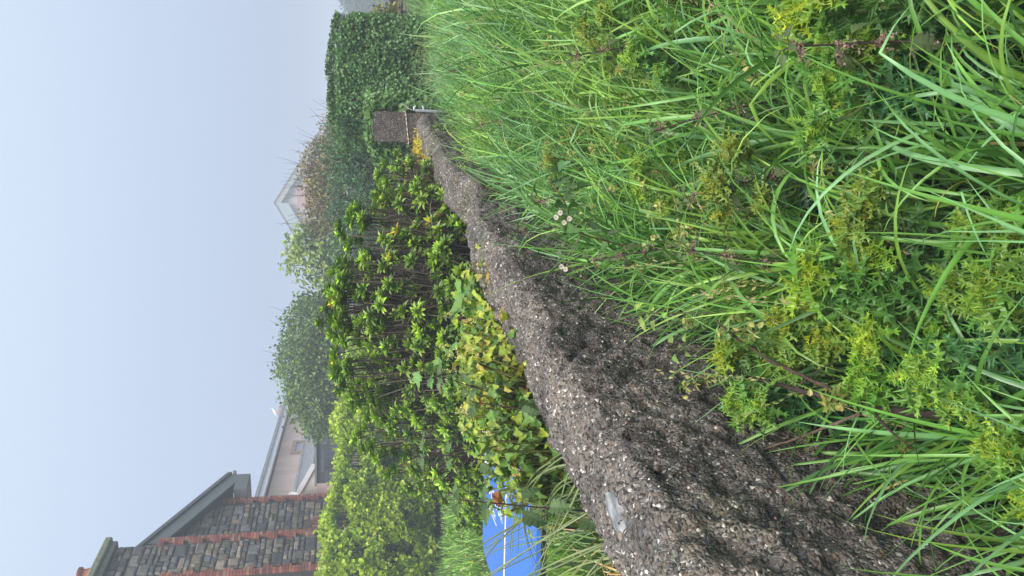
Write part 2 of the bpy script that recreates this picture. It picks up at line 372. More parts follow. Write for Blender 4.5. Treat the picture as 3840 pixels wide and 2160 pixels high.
    ax = unit(WW * 1.0 + WN * .12); ay = unit(np.cross(ZUP, ax))
    s.add(q + v[:, :1] * ax * .12 + v[:, 1:2] * ay * .045 + v[:, 2:] * ZUP * .05 + WN * .03 - ZUP * .018, f, col, 0, True)
    so = s.build('embedded_stone', M['pebble'], ob); tag(so, 'long smooth grey cobble bedded in the wall crest')
wall()

# ------------------------------------------------------------------ the stump pier at the end of the wall
def pier():
    c = at(1679, 1565, 7.95); c[2] = 0
    t = thing('concrete_pier', 'short square pier of dark brown concrete at the far end of the wall', 'pillar', c)
    mb = MB(); hw, hd = .155, .16; rows_ = 40; ring = []
    for sx, sy in ((-1, -1), (1, -1), (1, 1), (-1, 1)): ring.append((sx, sy))
    per = []
    for i in range(4):
        a, b = np.array(ring[i], float), np.array(ring[(i + 1) % 4], float)
        for k in range(14): per.append(a + (b - a) * k / 14)
    per = np.array(per); per = np.sign(per) * np.abs(per) ** .9; zs = np.linspace(0, 1.44, rows_); m = len(per)
    V = np.stack([np.repeat(per[None, :, 0] * hw, rows_, 0), np.repeat(per[None, :, 1] * hd, rows_, 0), np.repeat(zs[:, None], m, 1)], -1)
    V[..., 2] += .035 * np.cos(V[..., 0] / hw * 1.4) * (V[..., 2] > 1.2) * ((V[..., 2] - 1.2) / .24)
    Nn = unit(V * [1, 1, 0]); V = V + Nn * ((fbm(V * 7 + 40, 4, 31) - .5) * .03 + (fbm(V * 40, 2, 33) - .5) * .014)[..., None]
    rot = -WA * .6; R = np.array([[math.cos(rot), -math.sin(rot), 0], [math.sin(rot), math.cos(rot), 0], [0, 0, 1]])
    V = V @ R.T
    i = np.arange(rows_ - 1)[:, None] * m + np.arange(m)[None]; j = np.arange(rows_ - 1)[:, None] * m + (np.arange(m) + 1)[None] % m
    mb.add(V.reshape(-1, 3), np.stack([i, j, j + m, i + m], -1).reshape(-1, 4), (.84, .87, .92), 0, True)
    top = np.concatenate([V[-1], [V[-1].mean(0) + [0, 0, .03]]]); mb.add(top, [(k, (k + 1) % m, m) for k in range(m)], (.9, .85, .8), 0, True)
    mb.build('shaft', M['concrete'], t)
    k = thing('cord', 'thin white and orange cord tied round the concrete pier', 'cord', c)
    s = MB(); pp = np.concatenate([per, per[:1]]) * [hw + .012, hd + .012]; pp = np.concatenate([pp, np.zeros((len(pp), 1))], 1) @ R.T; pp[:, 2] = 1.12 + .03 * pp[:, 0] / hw * .6
    n = len(pp); col = np.where((np.arange(n) % 2 == 0)[:, None], [[.7, .64, .58]], [[.5, .25, .15]])
    for e in range(n - 1): tubes(s, pp[None, e:e + 2], .0045, 6, col[e])
    s.build('loop', M['cloth'], k)
    b = at(1744, 1600, 7.75); g = thing('gate_bolt', 'white painted gate bolt with a bent rod standing beside the pier', 'gate bolt', b)
    s = MB(); tubes(s, np.array([[(0, 0, -.25), (0, 0, -.05), (0, 0, .0), (.0, 0, .12)]]), .016, 10, (.3, .33, .36)); s.build('post', M['metal'], g)
    for q in ([(0, 0, .03), (.04, -.01, .035), (.05, -.01, .05)], [(0, 0, .13), (.035, -.01, .13), (.04, -.01, .115)]): s = MB(); tubes(s, np.array([q]), .012, 8, (.42, .45, .48)); s.build('bracket', M['metal'], g)
    s = MB(); tubes(s, np.array([[(0, 0, .15), (.02, 0, .19), (.07, .01, .27)]]), .004, 6, (.4, .4, .38)); s.build('rod', M['metal'], g)
    p0 = at(1650, 1566, 7.55); s = MB(); s.box(p0 * [1, 1, 0] + [-.12, -.06, 1.0], (.16, .09, .01), (-.012, .022, 0), (0, 0, .02), (.5, .4, .28), 0, .003)
    tag(s.build('wooden_batten', M['wood']), 'pale wooden batten lying on the wall top against the pier', 'batten')
pier()

# ------------------------------------------------------------------ masonry
def rubble(mb, s0, s1, z0, z1, to, cols, seed=1, top=None):
    """courses of squared rubble; to(s, z, d) maps wall coordinates to the world; top(s) trims"""
    r = np.random.default_rng(seed); z = z0
    while z < z1:
        h = r.choice([.13, .18, .22, .28, .34], p=[.2, .25, .25, .2, .1]); s = s0 - r.uniform(0, .2)
        while s < s1:
            w = h * r.uniform(.65, 1.7)
            parts = [(s, z, w, h)] if r.random() < .55 or h < .19 else [(s, z, w, h * .45), (s, z + h * .45, w * .5, h * .55), (s + w * .5, z + h * .45, w * .5, h * .55)]
            for a, b, ww, hh in parts:
                if top is not None and b + hh * .5 > top(a + ww / 2): continue
                a1, b1 = min(a + ww, s1), min(b + hh, z1); a0 = max(a, s0); b0 = b
                if a1 - a0 < .04 or b1 - b0 < .03: continue
                g = .013; j = lambda q: r.uniform(-q, q); q = .2 * min(a1 - a0, b1 - b0)
                out = [(a0 + g + j(q) * .4, b0 + g + j(q) * .4), (a1 - g + j(q) * .4, b0 + g + j(q) * .4), (a1 - g + j(q) * .4, b1 - g + j(q) * .4), (a0 + g + j(q) * .4, b1 - g + j(q) * .4)]
                cx, cz = (a0 + a1) / 2, (b0 + b1) / 2; d = r.uniform(.035, .075)
                v = [to(x, y, 0) for x, y in out] + [to(cx + (x - cx) * .93, cz + (y - cz) * .93, d * .75) for x, y in out] + [to(cx + (x - cx) * .68 + j(.01), cz + (y - cz) * .62 + j(.01), d + j(.012)) for x, y in out]
                F = [(8, 9, 10, 11)] + [(e + 4 * l, (e + 1) % 4 + 4 * l, (e + 1) % 4 + 4 * l + 4, e + 4 * l + 4) for l in (0, 1) for e in range(4)]
                c = np.array(cols[r.integers(len(cols))]) * r.uniform(.7, 1.35)
                mb.add(v, F, np.clip(c, 0, .9), 0)
            s += w
        z += h
BR = [(.32, .10, .065), (.28, .085, .06), (.36, .14, .09), (.25, .10, .075), (.33, .19, .14), (.22, .075, .06)]
def bricks(mb, s0, z0, z1, to, long_=.34, short=.22, side=1, seed=2, top=None, depth=.085):
    """a quoin of brick courses; s0 is the corner, side is the way it runs"""
    r = np.random.default_rng(seed); z = z0; k = 0
    while z < z1:
        L = (long_ if (k // 3) % 2 else short); x = 0
        for w in ([.105, .22] if k % 2 else [.22, .105]):
            if x >= L - .02: break
            ww = min(w, L - x); a0, a1 = s0 + side * (x + .005), s0 + side * (x + ww - .005)
            if top is None or z + .065 < top((a0 + a1) / 2):
                lo, hi = min(a0, a1), max(a0, a1); v = [to(p, q, d) for d in (0, depth) for p, q in ((lo, z), (hi, z), (hi, z + .064), (lo, z + .064))]
                mb.add(v, [(4, 5, 6, 7), (0, 1, 5, 4), (1, 2, 6, 5), (2, 3, 7, 6), (3, 0, 4, 7)], np.array(BR[r.integers(len(BR))]) * r.uniform(.75, 1.2), 0)
            x += w
        z += .075; k += 1
STONE = [(.14, .14, .14), (.18, .165, .145), (.2, .17, .13), (.10, .10, .105), (.25, .20, .155), (.15, .14, .115), (.17, .165, .165), (.13, .11, .09)]
def hplane(u, v, off=0.0):
    """point where the photo's ray meets the gable plane of the stone house moved off metres towards the lane"""
    d = ray(u, v); o = np.array([0, 0, EYE]); k = ((HC + WN * off - o) @ WN) / (d @ WN); return o + d * k
HC = at(288, 910, 22.0); HC = HC * [1, 1, 0]
def stone_house():
    t = thing('stone_house', 'dark rubble stone house with red brick quoins and a tall gable chimney', 'house', HC)
    def tow(off): return lambda s, z, d: -WW * s + WN * (off + d) + ZUP * z          # relative to HC; s runs towards the viewer
    def sz(u, v, off=0.0): p = hplane(u, v, off) - HC; return -(p @ WW), p[2]
    s1, z1 = sz(342, 872); s2, z2 = sz(124, 612); k = (z2 - z1) / (s2 - s1)
    verge = lambda s: z1 + k * (s - s1)
    BP = .45; sb = sz(145, 760, BP)[0]; se = sz(3, 900, BP)[0]; ridge = (sb + se) / 2 + .25; zr = verge(ridge)
    # walls: a solid body behind the facing
    mb = MB(); W2 = 2 * ridge
    g = [(0, 0), (W2, 0), (W2, verge(0)), (ridge, zr - .02), (0, verge(0))]
    v = [tow(-.02)(s, z, 0) for s, z in g] + [tow(-9.0)(s, z, 0) for s, z in g]
    mb.add(v, [(0, 1, 2, 3, 4), (9, 8, 7, 6, 5)] + [(i, i + 5, (i + 1) % 5 + 5, (i + 1) % 5) for i in range(5)], (.06, .055, .05), 0)
    zt = lambda s: verge(s) - .12
    rubble(mb, .3, sb + .1, .8, zr, tow(-.02), STONE, 5, zt); mb.build('wall', M['stone'], t)
    q = MB(); bricks(q, 0, 1.2, z1 + .3, tow(-.02), .20, .13, 1, 3, lambda s: verge(s) - .1); q.build('quoin', M['brick'], t)
    # window with its brick head, half behind the hedge
    wa, wz = sz(2160 - 1440 - 1010 / 2.0125, 1222); wb, _ = sz(2160 - 1440 - 1140 / 2.0125, 1222); wt = sz(190, 200 + 2040 / 2.0125)[1]
    f = MB(); r = np.random.default_rng(4); x = wa
    while x < wb + .05:
        f.add([tow(-.02)(p, z, d) for d in (0, .1) for p, z in ((x + .006, wt), (x + .066, wt), (x + .066, wt + .3), (x + .006, wt + .3))], [(4, 5, 6, 7), (0, 1, 5, 4), (1, 2, 6, 5), (2, 3, 7, 6), (3, 0, 4, 7)], np.array(BR[r.integers(6)]) * r.uniform(.75, 1.15)); x += .076
    f.build('lintel', M['brick'], t)
    w = MB(); p0 = tow(.085)(wa + .04, wt - 1.1, 0); w.box(p0, -WW * (wb - wa - .06), -WN * .05, ZUP * 1.1, (.02, .02, .022)); wo = w.build('window', M['glass'], t)
    w = MB(); e = wb - wa - .06
    for a, b, ww, hh in ((0, 0, .05, 1.1), (e - .05, 0, .05, 1.1), (.05, 1.05, e - .1, .05)): w.box(tow(.088)(wa + .04 + a, wt - 1.1 + b, 0), -WW * ww, WN * .03, ZUP * hh, (.06, .055, .05))
    w.build('frame', M['wood'], wo)
    # roof: slates, dark lead-clad bargeboard with its soffit, boxed eave
    def slope(o0, o1, sa, sc, d0, d1, col, m, name):
        b = MB(); a0 = verge(sa); a1 = verge(sc); v = [tow(o)(s, z + d, 0) for o in (o0, o1) for s, z, d in ((sa, a0, d0), (sc, a1, d0), (sc, a1, d1), (sa, a0, d1))]
        b.add(v, [(0, 1, 2, 3), (7, 6, 5, 4), (0, 4, 5, 1), (1, 5, 6, 2), (2, 6, 7, 3), (3, 7, 4, 0)], col); return b.build(name, M[m], t)
    ov = sz(345, 880)[0]
    ro = slope(.42, -9.3, ov, ridge, .02, .13, (.10, .105, .115), 'slate', 'roof')
    b = MB(); b.add([tow(o)(s, z + d, 0) for o in (.42, -9.3) for s, z, d in ((2 * ridge - ov, verge(ov), .02), (ridge, zr, .02), (ridge, zr, .13), (2 * ridge - ov, verge(ov), .13))], [(0, 1, 2, 3), (7, 6, 5, 4), (0, 4, 5, 1), (1, 5, 6, 2), (2, 6, 7, 3), (3, 7, 4, 0)], (.10, .105, .115)); b.build('roof', M['slate'], t)
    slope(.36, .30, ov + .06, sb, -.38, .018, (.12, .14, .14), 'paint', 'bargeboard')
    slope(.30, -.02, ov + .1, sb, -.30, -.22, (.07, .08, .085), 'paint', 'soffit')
    b = MB(); zb = verge(ov) - .5; b.box(tow(.362)(ov + .04, zb, 0), -WW * (-ov - .06), -WN * 9.5, ZUP * .36, (.12, .14, .14), 0, .01); b.build('eave_box', M['paint'], t)
    b = MB(); b.box(tow(.44)(ov - .06, verge(ov) - .1, 0), -WW * .12, -WN * 9.7, ZUP * .1, (.2, .22, .22), 0, .02); b.build('gutter', M['paint'], t)
    # chimney breast and stack
    c = MB(); sh = sz(112, 560, BP)[0]; zs = sz(124, 600, BP)[1]; zc = sz(133, 448, BP)[1]
    c.box(tow(BP - .02)(sb, 0, 0), -WW * (se - sb), -WN * (BP + .6), ZUP * zs, (.06, .055, .05)); c.box(tow(BP - .02)(sh, zs, 0), -WW * (se - sh + .1), -WN * 1.0, ZUP * (zc - zs), (.06, .055, .05))
    rubble(c, sb + .25, se - .2, .8, zs, tow(BP - .02), STONE, 8); rubble(c, sh, se + .1, zs, zc - .03, tow(BP - .02), STONE, 9)
    rubble(c, -(BP + .56), -.0, 4.2, zc - .03, lambda s, z, d: -WW * (sh - d) + WN * (BP - .02 + s + .02) + ZUP * z, STONE, 10)
    ch = c.build('chimney', M['stone'], t)
    q = MB(); bricks(q, se, 1.2, zs - .3, tow(BP - .02), .22, .14, -1, 7); q.build('quoin', M['brick'], ch)
    q = MB(); bricks(q, sb, 1.2, zs, tow(BP - .02), .22, .14, 1, 6); bricks(q, 0, 1.2, zs, lambda s, z, d: -WW * (sb - d) + WN * (BP - .42 + s) + ZUP * z, .22, .14, 1, 12); q.build('quoin', M['brick'], ch)
    q = MB(); q.box(tow(BP + .12)(sh - .14, zc - .02, 0), -WW * (se - sh + .4), -WN * 1.26, ZUP * .13, (.17, .18, .14), 0, .015); q.box(tow(BP + .2)(sh - .22, zc + .111, 0), -WW * (se - sh + .56), -WN * 1.42, ZUP * .17, (.2, .21, .15), 0, .03); q.build('coping', M['stone'], ch)
    for i, s in enumerate((sz(25, 400, BP)[0], sz(-40, 400, BP)[0])):
        q = MB(); tubes(q, np.array([[tow(BP - .12)(s, zc + .285 + a, 0) for a in (0, .03, .16, .24, .26, .32)]]), np.array([[.17, .17, .14, .14, .19, .19]]), 14, (.36, .13, .075)); q.build('chimney_pot', M['brick'], ch)
    # pale pipe low on the wall
    q = MB(); p0 = sz(2160 - 1440 - 1320 / 2.0125, 1209, BP + .1); p1 = sz(-25, 1209, BP + .1)
    tubes(q, np.array([[tow(BP + .1)(p0[0], p0[1], 0), tow(BP + .1)(p1[0], p1[1], 0)]]), .03, 8, (.5, .5, .48)); q.build('pipe', M['paint'], t)
    q = MB(); q.box(tow(BP + .04)(p0[0] - .25, p0[1] - .5, 0), -WW * .28, WN * .12, ZUP * .55, (.12, .11, .09), 0, .02); q.build('timber_bracket', M['wood'], t)
stone_house()

# ------------------------------------------------------------------ the pink house behind
QA = math.radians(10.5); QW = np.array([math.sin(QA), math.cos(QA), 0]); QN = np.array([math.cos(QA), -math.sin(QA), 0])
def pink_house():
    A = at(291, 990, 28.0) * [1, 1, 0]
    def pl(u, v, off=0.0):
        d = ray(u, v); o = np.array([0, 0, EYE]); k = ((A + QN * off - o) @ QN) / (d @ QN); p = o + d * k - A; return p @ QW, p[2]
    P = lambda s, z, d=0.0: QW * s + QN * d + ZUP * z
    t = thing('pink_house', 'faded pink rendered house with a white fascia, partly hidden by the stone house', 'house', A)
    ze = pl(291, 1000)[1]; s0, s1 = -3.0, 19.0
    b = MB(); b.box(P(s0, 0), QW * (s1 - s0), -QN * 7, ZUP * ze, (.70, .53, .46)); b.build('wall', M['render_'], t)
    b = MB(); b.box(P(s0 - .2, ze + .06, .02), QW * (s1 - s0 + .4), QN * .24, ZUP * .18, (.72, .72, .76)); b.build('fascia', M['paint'], t)
    b = MB(); b.add([P(s0 - .2, ze + .242, .3), P(s1 + .2, ze + .242, .3), P(s1 + .2, ze + .6, -3.5), P(s0 - .2, ze + .6, -3.5), P(s0 - .2, ze + .36, .3), P(s1 + .2, ze + .36, .3), P(s1 + .2, ze + .72, -3.5), P(s0 - .2, ze + .72, -3.5), P(s0 - .2, ze + .242, -7.5), P(s1 + .2, ze + .242, -7.5)], [(0, 1, 5, 4), (4, 5, 6, 7), (1, 2, 6, 5), (3, 0, 4, 7), (2, 1, 0, 3), (7, 6, 9, 8)], (.3, .31, .33)); b.build('roof', M['slate'], t)
    a0, zt = pl(498, 1112); a1, _ = pl(460, 1112); a0, a1 = min(a0, a1), max(a0, a1); zb = pl(475, 1139)[1]; zt = pl(475, 1103)[1]
    w = MB(); w.box(P(a0, zb, .005), QW * (a1 - a0), QN * .03, ZUP * (zt - zb), (.3, .36, .42)); wo = w.build('window', M['glass'], t)
    f = MB(); wd = a1 - a0; hh = zt - zb
    for x, z, ww, h in ((-.1, -.1, .16, hh + .2), (wd - .06, -.1, .16, hh + .2), (.06, hh - .06, wd - .12, .16), (.06, -.1, wd - .12, .14)): f.box(P(a0 + x, zb + z, .004), QW * ww, QN * .09, ZUP * h, (.33, .24, .17))
    f.build('frame', M['wood'], wo)
    f = MB(); f.box(P(a0 - .2, zb - .2, .004), QW * (wd + .4), QN * .16, ZUP * .1, (.36, .3, .25)); f.build('sill', M['wood'], wo)
    # lean-to
    l0 = pl(306, 1120)[0]; zu = pl(312, 1112)[1]
    zl, of = 3.27, 1.15
    b = MB(); b.box(P(l0, 0, .003), QW * (s1 - l0), QN * (of - .1), ZUP * (zl - .1), (.49, .37, .34)); b.add([P(l0, zl - .1, .003), P(l0, zl - .1, of - .1), P(l0, zu - .06, .003)], [(0, 1, 2)], (.55, .5, .47)); b.build('wall', M['render_'], t)
    b = MB(); n = 9
    for i in range(n):
        fa, fb = i / n, (i + 1) / n
        b.add([P(s, zu + (zl - zu) * q + e, .004 + of * q + .06 * (q == fb)) for s in (l0 - .05, s1) for q, e in ((fa, .03), (fb, .05))] + [P(s, zu + (zl - zu) * fb + .0, .004 + of * fb + .06) for s in (l0 - .05, s1)], [(0, 1, 3, 2), (1, 4, 5, 3)], np.array((.27, .275, .30)) * rng.uniform(.9, 1.1))
    b.box(P(l0, zu + .03, .004), QW * (s1 - l0), QN * .06, ZUP * .1, (.42, .42, .44)); b.build('lean_to_roof', M['slate'], t)
    b = MB(); v = [P(l0 - .02 - d, zu + e - (zu - zl) * q, .004 + (of + .05) * q) for d in (0, .05) for q, e in ((0, .06), (1, .06), (1, -.12), (0, -.12))]
    b.add(v, [(0, 1, 2, 3), (7, 6, 5, 4), (0, 4, 5, 1), (1, 5, 6, 2), (2, 6, 7, 3), (3, 7, 4, 0)], (.6, .61, .64)); b.build('bargeboard', M['paint'], t)
    # chimney pot
    s, z = pl(615, 1075, -.4); c = MB(); q = P(s, ze + .7, -.4)
    c.box(q - [.3, .3, .6], (.6, 0, 0), (0, .6, 0), (0, 0, max(z - ze - .15, .5)), (.38, .27, .23)); ch = c.build('chimney', M['render_'], t)
    c = MB(); zz = z - .12; q = P(s, zz, -.4); tubes(c, np.array([[q, q + [0, 0, .05], q + [0, 0, .42], q + [0, 0, .44], q + [0, 0, .5]]]), np.array([[.2, .17, .16, .2, .2]]), 12, (.42, .16, .11)); c.build('chimney_pot', M['brick'], ch)
    top = A + q + [0, 0, .5]
    # gull
    g = thing('gull', 'white gull standing on the red chimney pot of the pink house', 'bird', top)
    v, f = ico(3); v = v.copy(); x = v[:, 0]
    m = MB(); sc = np.stack([x * .2, v[:, 1] * .075 * (1 - .45 * np.clip(-x, 0, 1)), v[:, 2] * .085 * (1 - .5 * np.clip(-x, 0, 1) ** 2) + .17 + x * .06], -1)
    hd = np.clip((x - .55) / .45, 0, 1)[:, None]; sc = sc + hd * np.array([0.03, 0, .1])
    col = np.where(((v[:, 2] > .25) & (x < .35))[:, None], [[.45, .47, .5]], [[.8, .8, .8]]); m.add(sc, f, col, 0, True)
    tubes(m, np.array([[(.2, 0, .35), (.2, 0, .36), (.21, 0, .37)]]), .045, 8, (.8, .8, .8)); body = m.build('body', M['paint'], g)
    m = MB(); tubes(m, np.array([[(.24, 0, .365), (.29, 0, .36), (.31, 0, .35)]]), np.array([[.014, .012, .002]]), 6, (.7, .45, .05)); m.build('beak', M['paint'], g)
    for sy in (-.03, .03):
        m = MB(); tubes(m, np.array([[(.0, sy, .0), (.0, sy, .08), (.01, sy, .13)]]), .008, 5, (.6, .4, .35)); m.build('leg', M['paint'], g)
    # dish on the near corner
    p = at(302, 1106, 27.6); d = thing('satellite_dish', 'white satellite dish on the near corner of the pink house', 'satellite dish', p)
    m = MB(); n = 20; rr = np.linspace(0, 1, 5); V = [(r * .23 * math.cos(a), r * r * .05, r * .24 * math.sin(a)) for r in rr[1:] for a in np.linspace(0, 2 * math.pi, n, endpoint=False)]; V = np.array([(0, 0, 0)] + V)
    F = [(0, 1 + i, 1 + (i + 1) % n) for i in range(n)] + [(1 + k * n + i, 1 + (k + 1) * n + i, 1 + (k + 1) * n + (i + 1) % n, 1 + k * n + (i + 1) % n) for k in range(3) for i in range(n)]
    R = np.array(Matrix.Rotation(math.radians(150), 3, 'Z') @ Matrix.Rotation(math.radians(20), 3, 'X')); V2 = V @ R.T
    m.add(V2, F, (.72, .74, .77), 0, True); m.add(V2 - [0, -.006, 0], F, (.6, .62, .65), 0, True); m.build('reflector', M['paint'], d)
    m = MB(); tubes(m, np.array([[(0, 0, 0), (-.02, .1, -.12), (-.05, .3, -.2)]]), .018, 6, (.5, .5, .52)); m.build('arm', M['metal'], d)
    # wall of dark stone blocks in front of the lean-to, flat blue-grey shed roof below it
    y = 26.0; pa, pb = at(346, 1188, y), at(640, 1188, y); z1 = pa[2]; z0 = at(400, 1264, y)[2]
    w = MB(); w.box((pa[0], y + .02, 0), (pb[0] - pa[0], 0, 0), (0, .3, 0), (0, 0, z1), (.05, .055, .06))
    r = np.random.default_rng(3); z = z0
    while z < z1 - .1:
        h = r.choice([.14, .2, .28]); h = min(h, z1 - .1 - z); x = pa[0]
        while x < pb[0]:
            ww = r.uniform(.25, .6); ww = min(ww, pb[0] - x); w.box((x + .006, y - .0, z + .006), (ww - .012, 0, 0), (0, .03, 0), (0, 0, h - .012), np.array((.05, .057, .068)) * r.uniform(.7, 1.5)); x += ww
        z += h
    wo = w.build('slate_clad_wall', M['slate']); tag(wo, 'dark slate clad wall standing in front of the pink house', 'wall', kind='thing')
    w = MB(); w.box((pa[0] - .08, y - .05, z1 + .002), (pb[0] - pa[0] + .16, 0, 0), (0, .4, 0), (0, 0, .07), (.16, .17, .18)); w.build('coping', M['slate'], wo)
    w = MB(); w.box((pa[0] + .6, y - .14, z0 - .25), (pb[0] - pa[0] - .6, 0, 0), (0, .1, 0), (0, 0, .2), (.04, .04, .045)); w.build('beam', M['wood'], wo)
    y = 23.8; p = at(346, 1290, y); q = at(474, 1266, y); sh = thing('garden_shed', 'low garden shed with a pale blue grey roof showing over the hedge', 'shed', (p[0] - .4, y, 0))
    w = MB(); w.box((0, 0, 0), (1.5, 0, 0), (0, 1.4, 0), (0, 0, 1.86), (.16, .14, .12)); w.build('wall', M['wood'], sh)
    w = MB(); X = q[0] - p[0] + .4; w.add([(-.1, -.1, 1.95), (X - .3, -.1, 2.0), (X, .2, 2.34), (X, 1.3, 2.34), (-.1, 1.5, 2.2), (-.1, -.1, 1.88), (X - .1, -.1, 1.88), (X + .05, 1.5, 1.88), (-.1, 1.5, 1.88)], [(0, 1, 2), (0, 2, 3, 4), (0, 5, 6, 1), (1, 6, 2), (6, 7, 3, 2), (4, 3, 7, 8), (0, 4, 8, 5), (8, 7, 6, 5)], (.36, .41, .46)); w.build('roof', M['paint'], sh)
pink_house()

# ------------------------------------------------------------------ garden boundary wall with its pale coping
def boundary():
    y = 21.0; z = at(1000, 1296, y)[2]; x0, x1 = at(380, 1296, y)[0], at(1640, 1296, y)[0]; L = x1 - x0
    b = MB(); b.box((x0, y, 0), (L, 0, 0), (0, .22, 0), (0, 0, z - .06), (.17, .165, .165))
    x = x0 + .3
    while x < x1 - .5: b.box((x, y - .05, 0), (.32, 0, 0), (0, .048, 0), (0, 0, z - .10), np.array((.16, .155, .155)) * rng.uniform(.8, 1.15)); x += 2.1
    o = b.build('boundary_wall', M['render_']); tag(o, 'grey rendered boundary wall with a thin pale coping behind the hedge and shrubs', 'wall', kind='thing')
    b = MB(); x = x0
    while x < x1: w = min(.9, x1 - x); b.box((x + .004, y - .08, z - .058 + rng.normal(0, .004)), (w - .008, 0, 0), (0, .38, 0), (0, 0, .06), np.array((.5, .5, .45)) * rng.uniform(.85, 1.1), 0, .01); x += .9
    b.build('coping', M['stone'], o)
boundary()

# ------------------------------------------------------------------ far gabled house in the fog
def far_house():
    y = 80.0; ap = at(1400, 1028, y); r = at(1638, 1178, y); l = at(1290, 1095, y); H = ap[2]; k = (H - r[2]) / (r[0] - ap[0]); hw = 7.3
    c = np.array([ap[0], y, 0]); t = thing('gabled_house', 'pale gabled house fading into the fog behind the twiggy shrub', 'house', c)
    ze = H - k * hw
    b = MB(); v = [(-hw, .5, 0), (hw, .5, 0), (hw, .5, ze), (0, .5, H - .1), (-hw, .5, ze)]; v = v + [(x, yy + 9, z) for x, yy, z in v]
    b.add(v, [(4, 3, 2, 1, 0), (5, 6, 7, 8, 9), (0, 1, 6, 5), (1, 2, 7, 6), (4, 9, 5, 0)], (.42, .38, .36)); b.build('wall', M['render_'], t)
    for sg, col, w, nm in ((-1, (.30, .37, .39), 1.4, 'bargeboard'), (1, (.34, .33, .30), .65, 'bargeboard')):
        b = MB(); q = [(0, H), (sg * (hw + .3), H - k * (hw + .3))]
        v = [(x, yy, z - d) for yy in (0, .12) for (x, z), d in ((q[0], 0), (q[1], 0), (q[1], w), (q[0], w))]; b.add(v, [(0, 1, 2, 3), (7, 6, 5, 4), (0, 4, 5, 1), (1, 5, 6, 2), (2, 6, 7, 3), (3, 7, 4, 0)], col); b.build(nm, M['paint'], t)
        b = MB(); v = [(x, yy, z + d) for yy in (-.1, 9.8) for (x, z), d in ((q[0], .005), (q[1], .005), (q[1], .09), (q[0], .09))]; b.add(v, [(0, 1, 2, 3), (7, 6, 5, 4), (0, 4, 5, 1), (1, 5, 6, 2), (2, 6, 7, 3), (3, 7, 4, 0)], (.3, .3, .29)); b.build('roof', M['slate'], t)
    b = MB(); q = [(0, H - .36), (hw + .2, H - k * (hw + .2) - .36)]; v = [(x, yy, z - d) for yy in (.13, .48) for (x, z), d in ((q[0], 0), (q[1], 0), (q[1], .4), (q[0], .4))]; b.add(v, [(0, 1, 2, 3), (7, 6, 5, 4), (0, 4, 5, 1), (1, 5, 6, 2), (2, 6, 7, 3), (3, 7, 4, 0)], (.45, .45, .45)); b.build('soffit', M['paint'], t)
    p = at(1385, 1120, y) - c; b = MB(); b.box((p[0] + .1, .44, p[2] - 3.4), (2.2, 0, 0), (0, .05, 0), (0, 0, 3.6), (.40, .22, .20)); b.build('red_panel', M['paint'], t)
far_house()
# ------------------------------------------------------------------ ivy-covered shed
def ivy_on(mb, origin, eu, ev, nrm, n, bulge=.12, L=(.026, .046), cols=((.055, .135, .03), (.075, .17, .04), (.12, .24, .055)), hang=1.0, seed=0, mask=None):
    eu, ev, nrm = (np.asarray(e, float) for e in (eu, ev, nrm))
    a, b = rng.random(n), rng.random(n)
    P = np.asarray(origin, float) + a[:, None] * eu + b[:, None] * ev
    lump = fbm(P * 2.2 + seed, 3, 50 + seed)
    P = P + nrm * ((lump - .35) * bulge * 2 + rng.random(n) * .07)[:, None]
    if seed in (1, 2, 3, 4): P[:, 2] -= .22 * np.abs((a - .5) * 2) ** 5 * np.clip((P[:, 2] - 1.1) / .8, 0, 1) * (a > .5 if seed in (1, 3) else 0 * a)
    if mask is not None: k = mask(P); P = P[k]; n = len(P)
    ax = -hang * ZUP + .55 * rng.normal(size=(n, 3)); nr = nrm + .55 * ZUP + .45 * rng.normal(size=(n, 3))
    ci = rng.choice(len(cols), n, p=[.45, .4, .15]) if len(cols) == 3 else rng.integers(0, len(cols), n)
    c = np.array(cols)[ci] * np.exp(rng.normal(0, .22, (n, 1))); l = rng.uniform(*L, n)
    scatter(mb, T_IVY, P, ax, nr, l, l * rng.uniform(.9, 1.15, n), c)
SH = dict(x0=2.22, x1=3.5, y0=9.6, y1=12.6, z=1.88)
